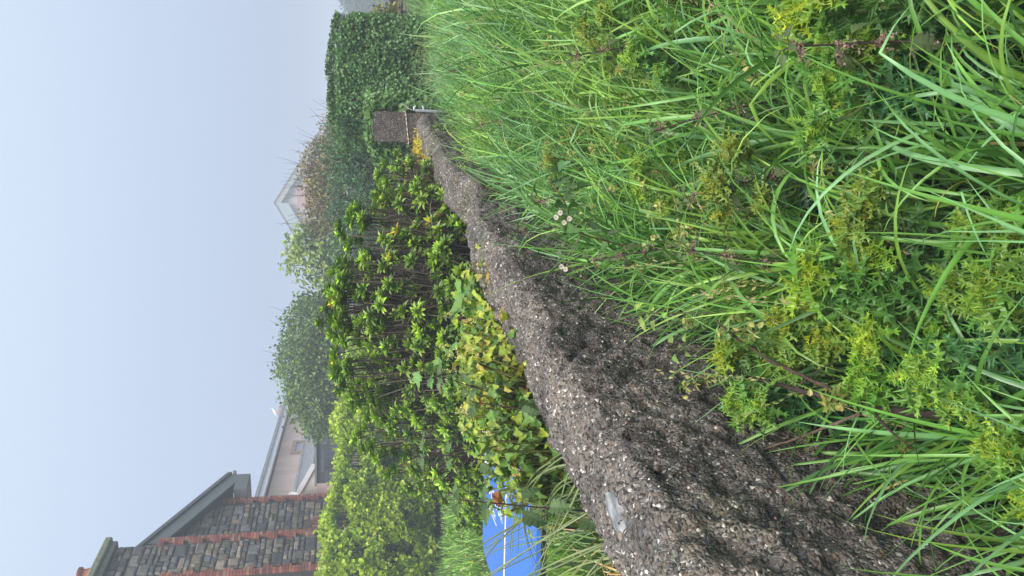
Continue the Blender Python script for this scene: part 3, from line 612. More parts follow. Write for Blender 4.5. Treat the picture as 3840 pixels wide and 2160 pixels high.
def ivy_shed():
    x0, x1, y0, y1, z = (SH[k] for k in ('x0', 'x1', 'y0', 'y1', 'z')); c = np.array([(x0 + x1) / 2, (y0 + y1) / 2, 0])
    t = thing('garden_hut', 'small flat roofed garden hut almost buried under dark ivy', 'hut', c)
    b = MB(); b.box((x0 + .12 - c[0], y0 + .12 - c[1], 0), (x1 - x0 - .16, 0, 0), (0, y1 - y0 - .2, 0), (0, 0, z - .09), (.03, .026, .022)); b.build('wall', M['wood'], t)
    b = MB(); b.box((x0 + .05 - c[0], y0 + .05 - c[1], z - .088), (x1 - x0 - .02, 0, 0), (0, y1 - y0, 0), (0, 0, .09), (.30, .32, .35), 0, .01); b.build('roof', M['metal'], t)
    b = MB(); b.box((x1 - .04 - c[0], y0 + .1 - c[1], .0), (.07, 0, 0), (0, .07, 0), (0, 0, z - .1), (.32, .34, .36))
    for k in range(8): b.box((x1 - .038 - c[0], y0 + .2 - c[1], .1 + k * .2), (.03, 0, 0), (0, 2.5, 0), (0, 0, .18), np.array((.12, .09, .075)) * rng.uniform(.8, 1.2))
    b.build('boarding', M['wood'], t)
    iv = thing('ivy', 'thick dark green ivy smothering the front and top of the garden hut', 'ivy', c)
    m = MB()
    for dep in (0, -.08): ivy_on(m, np.array([x0 - .04, y0 + .02 - dep, .05]) - c, (x1 - x0 + .06, 0, 0), (0, 0, z - .02), (0, -1, 0), 8500, .19, seed=1)
    ivy_on(m, np.array([x0 + .02, y0, .05]) - c, (0, y1 - y0, 0), (0, 0, z - .03), (-1, 0, 0), 9000, .2, seed=2)
    ivy_on(m, np.array([x0 - .03, y0 - .03, z]) - c, (x1 - x0, 0, 0), (0, .55, 0), (0, 0, 1), 1300, .12, seed=3, cols=((.05, .11, .03), (.08, .16, .04)))
    ivy_on(m, np.array([x0 - .05, y0, z - .02]) - c, (.5, 0, 0), (0, y1 - y0, 0), (0, 0, 1), 1900, .14, seed=4, cols=((.05, .11, .03), (.08, .16, .04)))
    ivy_on(m, np.array([x1 - .22, y0 - .05, z - .1]) - c, (.24, 0, 0), (0, .3, 0), (0, 0, 1), 300, .25, seed=6)
    m.build('foliage', M['gloss'], iv)
    n = 60; m = MB(); p0 = np.stack([rng.uniform(x0, x1, n), np.full(n, y0 + .08), rng.uniform(0, .6, n)], -1) - c; p2 = p0 + np.stack([rng.normal(0, .3, n), np.zeros(n), rng.uniform(.5, 1.2, n)], -1); p2[:, 2] = np.minimum(p2[:, 2], z)
    tubes(m, bez(p0, (p0 + p2) / 2 + .05 * rng.normal(size=(n, 3)), p2, 5), .007, 4, (.06, .045, .035)); m.build('stem', M['twig'], iv)
    # light ivy spilling over the pier
    pc = at(1679, 1565, 7.95); pc[2] = 0; iv = thing('ivy', 'bright mid green ivy draped over the top and far side of the concrete pier', 'ivy', pc)
    m = MB(); cc = ((.06, .14, .03), (.085, .18, .04), (.12, .23, .06))
    ivy_on(m, np.array([-.2, -.02, 1.42]), (.42, 0, 0), (0, .5, 0), (0, 0, 1), 420, .10, (.035, .06), cc, seed=11)
    ivy_on(m, np.array([.17, -.05, .75]), (.22, .3, 0), (0, 0, .78), (.3, -1, .2), 950, .14, (.035, .06), cc, seed=12)
    ivy_on(m, np.array([-.17, .2, .9]), (-.12, .3, 0), (0, 0, .58), (-.6, -.6, .2), 420, .12, (.035, .06), cc, seed=13)
    ivy_on(m, np.array([-.2, .25, .6]), (.6, 0, 0), (0, 0, .95), (0, -1, .2), 900, .12, (.035, .06), cc, seed=14)
    m.build('foliage', M['gloss'], iv)
    m = MB(); n = 14; p0 = np.stack([rng.uniform(-.1, .3, n), np.full(n, .25), np.zeros(n)], -1); p2 = p0 + [0, 0, 1.4]; tubes(m, bez(p0, (p0 + p2) / 2 + .08 * rng.normal(size=(n, 3)), p2, 5), .007, 4, (.06, .045, .035)); m.build('stem', M['twig'], iv)
ivy_shed()

# ------------------------------------------------------------------ crowns: trees, round bushes
def crown_pts(n_cl, per, c, r, cl_r, shell=.62, lump=.35, seed=0, zmin=None):
    d = rdir(n_cl); q = rng.random(n_cl) ** (1 / 3); q = shell + (1 - shell) * q; q = np.where(rng.random(n_cl) < .75, q, q * rng.random(n_cl))
    q = q * (1 + lump * (fbm(d * 1.7 + seed, 3, seed) - .5) * 2)
    C = np.asarray(c) + d * q[:, None] * np.asarray(r)
    if zmin is not None: k = C[:, 2] > zmin; C, d = C[k], d[k]
    P = np.repeat(C, per, 0) + rng.normal(size=(len(C) * per, 3)) * cl_r
    return C, P, np.repeat(d, per, 0)
def tree(name, label, cat, base, c, r, n_cl, per, cl_r, L, cols, T=T_OV, matn='leaf', trunk_r=.08, bark=(.06, .05, .045), twigs=0, twig_len=.5, aspect=.6, group=None, seed=0, zmin=.1, lump=.35, twig_up=1.0, twig_col=(.07, .05, .045)):
    t = thing(name, label, cat, base, group); c = np.asarray(c, float); m = MB()
    C, P, D = crown_pts(n_cl, per, c, r, cl_r, seed=seed, zmin=zmin, lump=lump); n = len(P)
    cc = np.array(cols)[np.repeat(rng.integers(0, len(cols), len(C)), per)] * np.exp(rng.normal(0, .22, (n, 1)))
    l = rng.uniform(.75, 1.25, n) * L
    scatter(m, T, P, D * .6 + rng.normal(size=(n, 3)) * .7 + [0, 0, -.1], D + ZUP * .7 + .5 * rng.normal(size=(n, 3)), l, l * aspect, cc)
    if matn: m.build('crown', M[matn], t)
    b = MB(); k = min(len(C), 60); S = C[rng.choice(len(C), k, replace=False)]; p0 = np.tile([0, 0, 0.], (k, 1)) + rng.normal(size=(k, 3)) * [.1, .1, 0]
    mid = np.stack([c[0] * .6 + S[:, 0] * .3, c[1] * .6 + S[:, 1] * .3, S[:, 2] * .45 + .1], -1)
    tubes(b, bez(p0, mid, S, 7), np.linspace(trunk_r * .5, .01, 7)[None], 5, bark)
    tubes(b, np.array([[(0, 0, -.1), (c[0] * .2, c[1] * .2, c[2] * .4), (c[0], c[1], c[2])]]), np.array([[trunk_r, trunk_r * .8, trunk_r * .4]]), 8, bark)
    b.build('trunk', M['twig'], t)
    if twigs:
        b = MB(); top = C[C[:, 2] > c[2] - .2 * r[2]]; S = top[rng.integers(0, len(top), twigs)]
        dr = unit((S - c) * [.5, .5, .3] + ZUP * twig_up + .35 * rng.normal(size=(twigs, 3))); ln = rng.uniform(.4, 1, twigs)[:, None] * twig_len
        E = S + dr * ln; tubes(b, bez(S - dr * .3, S + dr * ln * .5 + .05 * rng.normal(size=(twigs, 3)), E, 5), np.linspace(.008, .003, 5)[None], 4, twig_col)
        b.build('twig', M['twig'], t)
    return t
def trees():
    y = 24.5; c = at(810, 1195, y); b = at(800, 1195, y) * [1, 1, 0]
    tree('round_tree', 'dense dark green round tree with bare twigs on top behind the boundary wall', 'tree', b, [0, 0, c[2] - .05], (2.35, 1.7, 1.18), 1400, 11, .14, .11, [(.09, .165, .03), (.115, .20, .035), (.065, .125, .025), (.15, .23, .035)], twigs=70, twig_len=.75, trunk_r=.12, seed=3, aspect=.7, lump=.22)
    y = 23.5; c = at(1205, 1225, y); b = at(1205, 1200, y) * [1, 1, 0]
    tree('broadleaf_tree', 'pale green broad leaved tree in front of the foggy gabled house', 'tree', b, [0, 0, c[2] - .1], (1.0, .9, 1.25), 260, 11, .15, .15, [(.22, .32, .08), (.26, .36, .10), (.15, .23, .06), (.28, .36, .09)], twigs=18, twig_len=.5, seed=8, aspect=.75, lump=.4)
    y = 23.0; c = at(1490, 1255, y); b = at(1450, 1255, y) * [1, 1, 0]
    tree('twiggy_shrub', 'brownish twiggy shrub with bare shoots in front of the foggy gabled house', 'shrub', b, [.1, 0, c[2] - .3], (1.75, .8, 1.25), 1300, 10, .13, .105, [(.20, .18, .05), (.17, .20, .045), (.25, .18, .06), (.15, .12, .05)], twigs=220, twig_len=1.05, seed=5, trunk_r=.06, twig_up=1.3, twig_col=(.10, .06, .05), lump=.5)
    y = 22.0; c = at(1665, 1268, y); b = at(1665, 1268, y) * [1, 1, 0]
    tree('golden_shrub', 'low orange green shrub above the ivy hut with a few bare twigs', 'shrub', b, [0, 0, c[2] - .45], (1.0, .6, .75), 320, 10, .12, .09, [(.17, .13, .035), (.12, .14, .035), (.2, .12, .04)], twigs=50, twig_len=1.0, seed=6, trunk_r=.05, twig_col=(.10, .06, .05))
    # grey green bushes behind the pier
    for i, (u, v, y, r, lab) in enumerate([(1585, 1400, 12.5, (.75, .5, .72), 'soft grey green bush between the pier and the ivy hut'), (1400, 1395, 14.5, (.85, .6, .75), 'soft grey green bush behind the tips of the flowering shrubs'), (1215, 1385, 16.0, (1.1, .7, .8), 'grey green bush below the coping in the gap left of the foggy house')]):
        c = at(u, v, y); tree('bush', lab, 'bush', c * [1, 1, 0], [0, 0, c[2]], r, 460, 10, .10, .075, [(.075, .15, .075), (.095, .18, .09), (.06, .12, .06)], T=T_LAN, matn='matt', seed=20 + i, aspect=.45, trunk_r=.04, zmin=.05)
    for i, (u, v, y, r) in enumerate([(1480, 1530, 11.0, (.9, .6, .55))]):
        c = at(u, v, y); tree('bush', 'dark green undergrowth bush low behind the pier', 'bush', c * [1, 1, 0], [0, 0, c[2]], r, 300, 10, .10, .05, [(.03, .06, .03), (.045, .08, .04)], T=T_OV, seed=30 + i, aspect=.5, trunk_r=.04, zmin=.05)
    # right edge, in the fog
    y = 85; c = at(2195, 1400, y); tree('foggy_tree', 'large rounded tree nearly lost in the fog beyond the ivy hut', 'tree', c * [1, 1, 0], [.3, 0, 1.9], (3.7, 3.0, 1.75), 620, 10, .4, .34, [(.05, .09, .04), (.06, .10, .04)], seed=41, trunk_r=.2, lump=.45)
    y = 13.5; c = at(2098, 1440, y); tree('roadside_bush', 'small yellow green bush beside the brick outbuilding past the hut', 'bush', c * [1, 1, 0], [0, 0, c[2] - .1], (.16, .2, .30), 90, 9, .06, .06, [(.26, .26, .04), (.18, .22, .04), (.08, .11, .04)], seed=42, trunk_r=.02, twigs=16, twig_len=.25)
    p = at(2108, 1600, 14.4); p[2] = 0; t = thing('brick_outbuilding', 'low dark brown brick outbuilding at the edge beyond the hut', 'outbuilding', p)
    b = MB(); b.box((0, 0, 0), (1.6, 0, 0), (0, 2.0, 0), (0, 0, 1.0), (.10, .07, .06))
    for k in range(9): b.box((-.012, -.012, .12 + k * .098), (1.62, 0, 0), (0, .01, 0), (0, 0, .085), np.array((.12, .075, .06)) * rng.uniform(.8, 1.2))
    b.build('wall', M['brick'], t); b = MB(); b.box((-.06, -.06, 1.003), (1.75, 0, 0), (0, 2.1, 0), (0, 0, .05), (.05, .045, .045)); b.build('roof', M['slate'], t)
    b = MB(); b.box((.25, -.035, .55), (.5, 0, 0), (0, .02, 0), (0, 0, .25), (.5, .53, .56)); b.build('window', M['paint'], t)
    p = at(2062, 1600, 12.9); p[2] = 0; b = MB(); ex = at(2118, 1600, 12.9) - at(2062, 1600, 12.9)
    b.box((0, .03, 0), ex * 1.6, (0, .3, 0), (0, 0, .92), (.06, .05, .045)); rubble(b, 0, ex[0] * 1.6, .1, .96, lambda s, z, d: np.array([s, .03 - d, z]), [(.14, .11, .09), (.18, .14, .11), (.11, .09, .08)], 44); o = b.build('rubble_wall', M['stone']); o.location = Vector(p); tag(o, 'short stretch of brown rubble wall between the ivy hut and the outbuilding', 'wall', kind='thing')
trees()

# ------------------------------------------------------------------ bright clipped hedge
def hedge():
    a = at(-330, 1300, 13.6) * [1, 1, 0]; b = at(900, 1300, 18.8) * [1, 1, 0]; d = b - a; Ln = np.linalg.norm(d); e = d / Ln; nn = np.array([e[1], -e[0], 0]); c = (a + b) / 2
    t = thing('hedge', 'bright yellow green clipped hedge with small glossy leaves along the lawn', 'hedge', c); m = MB()
    H = lambda s: 2.28 - .5 * s / Ln + (fbm(np.stack([s * 1.1, 0 * s, 0 * s], -1), 3, 60) - .5) * .35
    cols = np.array([(.25, .38, .016), (.35, .48, .022), (.12, .21, .016), (.42, .53, .05)])
    def leaves(s, z, o, up, dens=1.0):
        n = len(s); P = a + s[:, None] * e + o[:, None] * nn + z[:, None] * ZUP
        lump = fbm(P * 1.3, 3, 61); P = P + (nn * (1 - up) + ZUP * up) * ((lump - .5) * .75)[:, None]
        k = fbm(P * 3.0, 2, 62) > .40; P = P[k]; n = len(P); lum = lump[k]; hz = P[:, 2]
        ci = np.where(rng.random(n) < .5, 0, rng.choice(4, n, p=[.2, .3, .3, .2])); ci = np.where((lum > .54) & (rng.random(n) < .5), 3, ci)
        cl = cols[ci] * np.exp(rng.normal(0, .18, (n, 1))); l = rng.uniform(.06, .105, n)
        scatter(m, T_OB, P, ZUP * .8 + nn * .5 + .6 * rng.normal(size=(n, 3)), nn * .8 + ZUP * .7 + .6 * rng.normal(size=(n, 3)), l, l * .95, cl)
    for dep, n in ((0.0, 15000), (-.12, 8000), (-.3, 5000)):
        s = rng.uniform(0, Ln, n); z = .1 + (H(s) - .1) * rng.random(n) ** .9; bul = .25 * np.sin(np.clip(z / 2.2, 0, 1) * 3.0); leaves(s, z, .55 + bul * .5 + dep + rng.random(n) * .1, 0.0)
    n = 9000; s = rng.uniform(0, Ln, n); leaves(s, H(s) + rng.normal(0, .05, n), rng.uniform(-.6, .65, n), 1.0)
    n = 4000; s = rng.uniform(0, Ln, n); leaves(s, .2 + (H(s) - .2) * rng.random(n), np.full(n, -.65), 0.0)
    n = 260; s = rng.uniform(0, Ln, n); P0 = a + s[:, None] * e + (H(s) * .98)[:, None] * ZUP + rng.uniform(-.4, .6, n)[:, None] * nn
    hgt = rng.uniform(.06, .22, n)
    for k in range(7):
        P = P0 + ZUP * (hgt * k / 6)[:, None]; l = rng.uniform(.05, .075, n); scatter(m, T_OB, P, ZUP * .7 + rng.normal(size=(n, 3)) * .7, ZUP + rng.normal(size=(n, 3)), l, l * .9, cols[3] * np.exp(rng.normal(0, .15, (n, 1))))
    for v in m.v: v -= c
    m.build('foliage', M['leaf'], t)
    b = MB(); n = 900; s = rng.uniform(0, Ln, n); p0 = a + s[:, None] * e + rng.uniform(-.4, .3, n)[:, None] * nn - c; h = H(s) * rng.uniform(.6, .95, n); p2 = p0 + h[:, None] * ZUP + rng.normal(0, .25, (n, 1)) * e + rng.uniform(-.1, .3, (n, 1)) * nn
    tubes(b, bez(p0, (p0 + p2) / 2 + rng.normal(0, .1, (n, 3)), p2, 6), np.linspace(.022, .006, 6)[None], 4, (.045, .035, .028)); b.build('stem', M['twig'], t)
hedge()

# ------------------------------------------------------------------ shrubs with leaf rosettes behind the wall
ROS = np.array([(.15, .25, .024), (.21, .32, .034), (.085, .165, .024)])
def rosettes(m, tips, dirs, n_leaf, L, young=.5):
    n = len(tips); 
    for ring, (k, sp, sc, cm) in enumerate(((n_leaf, 1.15, 1.0, 1.0), (n_leaf - 2, .7, .9, 1.25), (4, .3, .6, 1.0 + young))):
        ph = rng.uniform(0, 6.28, n); x = unit(np.cross(dirs, rdir(n))); y = np.cross(dirs, x); base = ROS[rng.integers(0, 3, n)] * np.exp(rng.normal(0, .25, (n, 1)))
        if young and ring == 2: base = base * [1.25, 1.2, .9]
        yel = rng.random(n) < .012; base[yel] = (.42, .33, .03)
        for i in range(k):
            a = ph + i * 6.28 / k + rng.normal(0, .2, n); o = x * np.cos(a)[:, None] + y * np.sin(a)[:, None]; s = sp + rng.normal(0, .18, n)
            ax = dirs * np.cos(s)[:, None] + o * np.sin(s)[:, None]; l = L * sc * rng.uniform(.8, 1.2, n)
            scatter(m, T_LAN, tips - dirs * (.012 * (2 - ring)) + o * .003, ax, dirs - .5 * o + .15 * rng.normal(size=(n, 3)), l, l * .40, base * cm * np.exp(rng.normal(0, .12, (n, 1))))
def rosette_shrub(label, c, r, h, n, seed, bare=.45):
    t = thing('evergreen_shrub', label, 'shrub', c, 'evergreen shrubs growing behind the wall'); r = np.asarray(r, float)
    d = rdir(n * 2); d[:, 2] = np.abs(d[:, 2]) * 1.0 - .25; d = unit(d)[:n * 2]; q = rng.uniform(.75, 1.05, len(d)) * (1 + .35 * (fbm(d * 2 + seed, 3, seed) - .5))
    tip = d * q[:, None] * r + [0, 0, h - r[2]]; keep = (tip[:, 2] > .25) & (fbm(tip * 2.6 + seed, 2, seed + 1) > .34); tip = tip[keep][:n]; d = d[keep][:n]; n = len(tip)
    # low ones hug the edge, mid band thinner
    p0 = np.stack([rng.normal(0, .25 * r[0], n), rng.normal(0, .25 * r[1], n), np.zeros(n)], -1); mid = np.stack([tip[:, 0] * .55, tip[:, 1] * .55, tip[:, 2] * .35 + .05], -1) + .12 * rng.normal(size=(n, 3))
    b = MB(); pa = bez(p0, mid, tip, 8); pa[:, 1:-1] += rng.normal(0, .03, (n, 6, 3))
    bc = np.array([(.09, .066, .05), (.16, .13, .105), (.07, .05, .04)])[rng.integers(0, 3, n)]; tubes(b, pa, np.linspace(.011, .0032, 8)[None], 4, bc)
    dirs = unit(unit(pa[:, -1] - pa[:, -3]) + .5 * d + [0, 0, .35]); f = MB()
    # side twigs: some with rosettes, many bare
    m2 = int(n * 2.4); k = rng.integers(0, n, m2); j = rng.integers(4, 7, m2); s0 = pa[k, j]; sd = unit(d[k] * .8 + rng.normal(size=(m2, 3)) * .7 + [0, 0, .25]); ln = rng.uniform(.06, .22, m2)[:, None]; s2 = s0 + sd * ln
    tubes(b, bez(s0, s0 + sd * ln * .5 + .02 * rng.normal(size=(m2, 3)), s2, 4), np.linspace(.004, .002, 4)[None], 3, bc[k]); lf = rng.random(m2) > bare
    # bare brown shoots standing out of the middle
    k = int(n * 1.1); q0 = pa[rng.integers(0, n, k), 3 + rng.integers(0, 3, k)] + .03 * rng.normal(size=(k, 3)); dv = unit(q0 * [1, 1, 0] * .6 + .75 * rng.normal(size=(k, 3)) + [0, -.25, .5]); ln = rng.uniform(.15, .5, k)[:, None]
    q2 = q0 + dv * ln; q2[:, 2] = np.minimum(q2[:, 2], h - .04); tubes(b, bez(q0, q0 + (q2 - q0) * .5 + .09 * rng.normal(size=(k, 3)), q2, 6), np.linspace(.0042, .0018, 6)[None], 3, np.array([(.17, .12, .09), (.21, .17, .14), (.12, .085, .07)])[rng.integers(0, 3, k)])
    b.build('stem', M['twig'], t)
    band = (tip[:, 2] > h * .6) & (tip[:, 2] < h * .9) & (rng.random(n) < bare * .95); tip, dirs = tip[~band], dirs[~band]; lf &= ~((s2[:, 2] > h * .58) & (s2[:, 2] < h * .9) & (rng.random(m2) < bare * .8))
    rosettes(f, tip, dirs, 9, .066); rosettes(f, s2[lf], sd[lf], 7, .052, .3)
    f.build('foliage', M['gloss'], t)
SHR = [('low straggly evergreen shrub at the left end, next to the open lawn', 430, 6.5, (.62, .6, .75), 1.05, 110, .35), ('evergreen shrub with clear green tips, second from the lawn', 640, 5.7, (.62, .6, .85), 1.52, 210, .4), ('tall evergreen shrub with a bare twiggy middle, behind the yellow green leaves', 860, 5.2, (.6, .55, .85), 1.68, 230, .55), ('tallest evergreen shrub, many dark bare twigs under bright leaf tips', 1060, 5.2, (.52, .5, .85), 1.74, 250, .66), ('evergreen shrub with leafy tips right of the tallest one', 1235, 5.6, (.5, .5, .85), 1.62, 220, .62), ('thin evergreen shrub in front of the grey green bush', 1400, 6.2, (.45, .45, .7), 1.38, 165, .6), ('smallest evergreen shrub, nearest the concrete pier', 1530, 6.8, (.36, .36, .55), 1.16, 110, .4)]
for i, (lab, u, y, r, h, n, bare) in enumerate(SHR):
    h += .14; n = int(n * 1.5)
    c = at(u, 1700, y) * [1, 1, 0]; rosette_shrub(lab, c, r, h, n, 70 + i, bare)

# ------------------------------------------------------------------ big-leaved yellow green plants hanging at the back of the wall
def leafy_plant(label, u, v, y, n, spread, yel):
    c = at(u, v, y) * [1, 1, 0]; zc = at(u, v, y)[2]; t = thing('leafy_plant', label, 'plant', c, 'yellow green plants behind the wall'); m = MB()
    n = int(n * 1.9); P = np.array([0, 0, zc - .03]) + rng.normal(size=(n, 3)) * np.array(spread) * .8; P[:, 2] = np.minimum(P[:, 2], zc + .14)
    cols = np.array([(.33, .38, .03), (.22, .30, .03), (.10, .20, .03), (.40, .36, .06), (.30, .12, .05)]); pr = np.array([.17 * yel, .25, .44 * (2 - yel), .07 * yel, .012]); ci = rng.choice(5, n, p=pr / pr.sum())
    az = rng.uniform(0, 6.28, n); out = np.stack([np.cos(az), np.sin(az), rng.uniform(-.7, .35, n)], -1) + [.1, -.35, 0]; l = rng.uniform(.032, .062, n)
    scatter(m, T_WAV, P, out, ZUP + .5 * out * [1, 1, 0] + .35 * rng.normal(size=(n, 3)), l, l * .68, cols[ci] * np.exp(rng.normal(0, .2, (n, 1)))); m.build('foliage', M['leaf'], t)
    b = MB(); k = n // 5; S = P[rng.integers(0, n, k)]; p0 = np.stack([rng.normal(0, .08, k), rng.normal(0, .08, k), np.zeros(k)], -1); tubes(b, bez(p0, np.stack([S[:, 0] * .3, S[:, 1] * .3, S[:, 2] * .7], -1), S, 6), .004, 4, (.16, .16, .05)); b.build('stem', M['twig'], t)
    f = MB(); k = 34; S = P[rng.integers(0, n, k)] + [0, -.02, .02]; dr = unit(rng.normal(size=(k, 3)) * .5 + [0, -.2, .8]); w = np.repeat(S, 22, 0) + np.repeat(dr, 22, 0) * np.tile(np.linspace(0, .055, 22), k)[:, None] + rng.normal(0, .0035, (k * 22, 3))
    l = rng.uniform(.006, .01, len(w))
    for j in range(k): e = slice(j * 22, j * 22 + 22); f = MB(); scatter(f, T_OV, w[e], rdir(22), rdir(22), l[e], l[e] * .8, vary((.62, .55, .24), 22, .15)); f.build('flower_spike', M['petal'], t)
leafy_plant('yellow green big leaved plant with cream spikes, highest on the wall', 905, 1810, 3.55, 260, (.17, .14, .10), 1.25)
leafy_plant('yellow big leaved plant with cream spikes in the middle of the patch', 740, 1850, 3.1, 300, (.16, .13, .11), 1.3)
leafy_plant('greener big leaved plant spilling towards the nettles', 590, 1900, 2.8, 300, (.15, .12, .12), 1.0)
leafy_plant('dark green big leaved plant at the low end beside the rush tuft', 440, 1990, 2.55, 300, (.14, .12, .13), .45)

def seedling(label, u, v, y, n, s=.075, col=(.15, .27, .06)):
    p = at(u, v, y); c = p * [1, 1, 0]; t = thing('sapling', label, 'sapling', c); m = MB(); P = np.array([0, 0, p[2]]) + rng.normal(size=(n, 3)) * [.07, .06, .06]; az = rng.uniform(0, 6.28, n)
    l = rng.uniform(.7, 1.2, n) * s; scatter(m, T_MAP, P, np.stack([np.cos(az), np.sin(az) - .4, -.2 + 0 * az], -1), ZUP + [0, -.6, 0] + .4 * rng.normal(size=(n, 3)), l, l * .75, vary(col, n, .15)); m.build('foliage', M['leaf'], t)
    b = MB(); k = max(4, n // 2); tubes(b, bez(np.zeros((k, 3)), np.tile([0, 0, p[2] * .8], (k, 1)), P[:k], 6), .004, 4, (.10, .12, .04)); b.build('stem', M['twig'], t)
seedling('pale green lobed sapling at the back edge of the wall', 1030, 1735, 3.7, 16, .085)
seedling('small pale lobed sapling above the yellow green leaves', 770, 1665, 3.8, 10, .07)

# ------------------------------------------------------------------ nettles
def nettle(name, label, base, top, n_pair, L, cols, seed_heads=0, group=None, purple=True, low=.25):
    base, top = np.asarray(base, float), np.asarray(top, float); t = thing(name, label, 'nettle', base, group); v = top - base
    K = 10; bow = rng.normal(0, .025, 3) * [1, 1, 0]; tt = np.linspace(0, 1, K)[:, None]; pa = v * tt + bow * np.sin(tt * 3.14)
    b = MB(); tubes(b, pa[None], np.linspace(.0036, .0018, K)[None], 6, (.055, .03, .035) if purple else (.09, .11, .05)); b.build('stem', M['twig'], t)
    m = MB(); s = np.linspace(low, 1.0, n_pair); ph0 = rng.uniform(0, 3)
    for i, q in enumerate(s):
        p = np.array([np.interp(q, tt[:, 0], pa[:, k]) for k in range(3)]); sc = .65 + .5 * math.sin(min(q * 1.15, 1) * 3.0) if q < .93 else .42
        for k in range(2 if q < .93 else 5):
            a = ph0 + i * 1.57 + k * (3.14 if q < .93 else 1.26); o = np.array([math.cos(a), math.sin(a), -.5 - .7 * rng.random() if q < .93 else .3])
            l = np.array([L * sc * rng.uniform(.85, 1.15)]); pet = unit(o + [0, 0, .5]) * .02
            scatter(m, T_NET, (p + pet)[None], o[None], (.5 * ZUP + .8 * o + np.array([0, -.35, 0]))[None] + .15 * rng.normal(size=(1, 3)), l, l * .62, np.array(cols)[rng.integers(len(cols))][None] * rng.uniform(.8, 1.2))
            tubes(m, np.array([[p, p + pet]]), .0013, 3, (.08, .09, .04))
    m.build('foliage', M['matt'], t)
    if seed_heads:
        for q in np.linspace(.55, .98, seed_heads):
            p = np.array([np.interp(q, tt[:, 0], pa[:, k]) for k in range(3)])
            f = MB(); W = []
            for k in range(7):
                d = unit(rng.normal(size=3) + [0, 0, -.1]); ln = rng.uniform(.02, .05) * (1.3 - q * .5); W.append(p + d * np.linspace(0, ln, 16)[:, None] + rng.normal(0, .002, (16, 3)) - ZUP * (np.linspace(0, 1, 16)[:, None] ** 2) * ln * .4)
            W = np.concatenate(W); l = rng.uniform(.004, .0075, len(W)); scatter(f, T_OV, W, rdir(len(W)), rdir(len(W)), l, l * .8, vary((.27, .185, .15), len(W), .25)); f.build('seed_head', M['matt'], t)
NC = [(.10, .16, .065), (.12, .18, .075), (.085, .14, .06)]
for lab, u0, v0, u1, v1, y, n, L in [('tall nettle with big grey green leaves rising against the blue table', 262, 2040, 285, 1730, 2.2, 9, .105), ('tallest nettle, leaning above the leafy plants left of the shrubs', 430, 1950, 462, 1600, 2.6, 9, .105), ('nettle with broad leaves standing in the yellow green patch', 690, 1900, 745, 1665, 2.75, 9, .10), ('short nettle in the leaves just over the wall', 640, 1960, 650, 1790, 2.4, 6, .09)]:
    p = at(u1, v1, y); q = at(u0, v0, y); dr = (q - p) / (p[2] - q[2]); nettle('nettle', lab, p + dr * p[2], p, n, L, NC, low=.45)
def sprig(label, pts, y):
    P = np.array([at(u, v, y) for u, v in pts]); c = P[0] * [1, 1, 0]; t = thing('goosegrass', label, 'weed', c); m = MB(); b = MB(); n = 40
    q = np.linspace(0, 1, len(P)); C = np.stack([np.interp(np.linspace(0, 1, n), q, P[:, k]) for k in range(3)], -1) - c; tubes(b, C[None], .002, 4, (.13, .2, .06)); b.build('stem', M['twig'], t)
    for i in range(2, n, 3):
        d = unit(C[i] - C[i - 1]); x = unit(np.cross(d, [.3, .2, .9])); y_ = np.cross(d, x); k = 7; a = np.arange(k) * 6.28 / k; o = x * np.cos(a)[:, None] + y_ * np.sin(a)[:, None]; l = np.full(k, .028) * rng.uniform(.7, 1.1)
        scatter(m, T_LAN, np.tile(C[i], (k, 1)), o + .2 * d, np.tile(d, (k, 1)), l, l * .2, vary((.14, .25, .06), k, .15))
    m.build('foliage', M['leaf'], t)
sprig('pale goosegrass strand reaching up in front of the dark shrub', [(500, 1950), (560, 1850), (650, 1790), (700, 1745)], 2.9)
sprig('goosegrass strand near the low end of the shrubs', [(420, 1950), (480, 1830), (560, 1800), (610, 1730)], 3.0)

# golden creeper by the pier
p = at(1600, 1588, 7.0); t = thing('golden_creeper', 'bright golden leaved creeper lying on the wall top before the pier', 'creeper', p); m = MB(); n = 700
P = rng.uniform(-1, 1, (n, 1)) * WW * .85 + rng.normal(0, .07, (n, 1)) * WN + np.abs(rng.normal(0, .025, (n, 1))) * ZUP + WN * -.08; l = rng.uniform(.022, .04, n); scatter(m, T_OV, P, rdir(n) + [0, -.3, .2], ZUP + .6 * rng.normal(size=(n, 3)), l, l * .8, np.array([(.55, .38, .03), (.45, .40, .04), (.3, .34, .04), (.5, .25, .03)])[rng.choice(4, n, p=[.4, .3, .25, .05])] * np.exp(rng.normal(0, .2, (n, 1)))); m.build('foliage', M['leaf'], t)
m = MB(); k = 40; S = P[:k]; tubes(m, np.stack([S - ZUP * .04, S, S + WW * .08], 1), .002, 3, (.2, .12, .04)); m.build('stem', M['twig'], t)
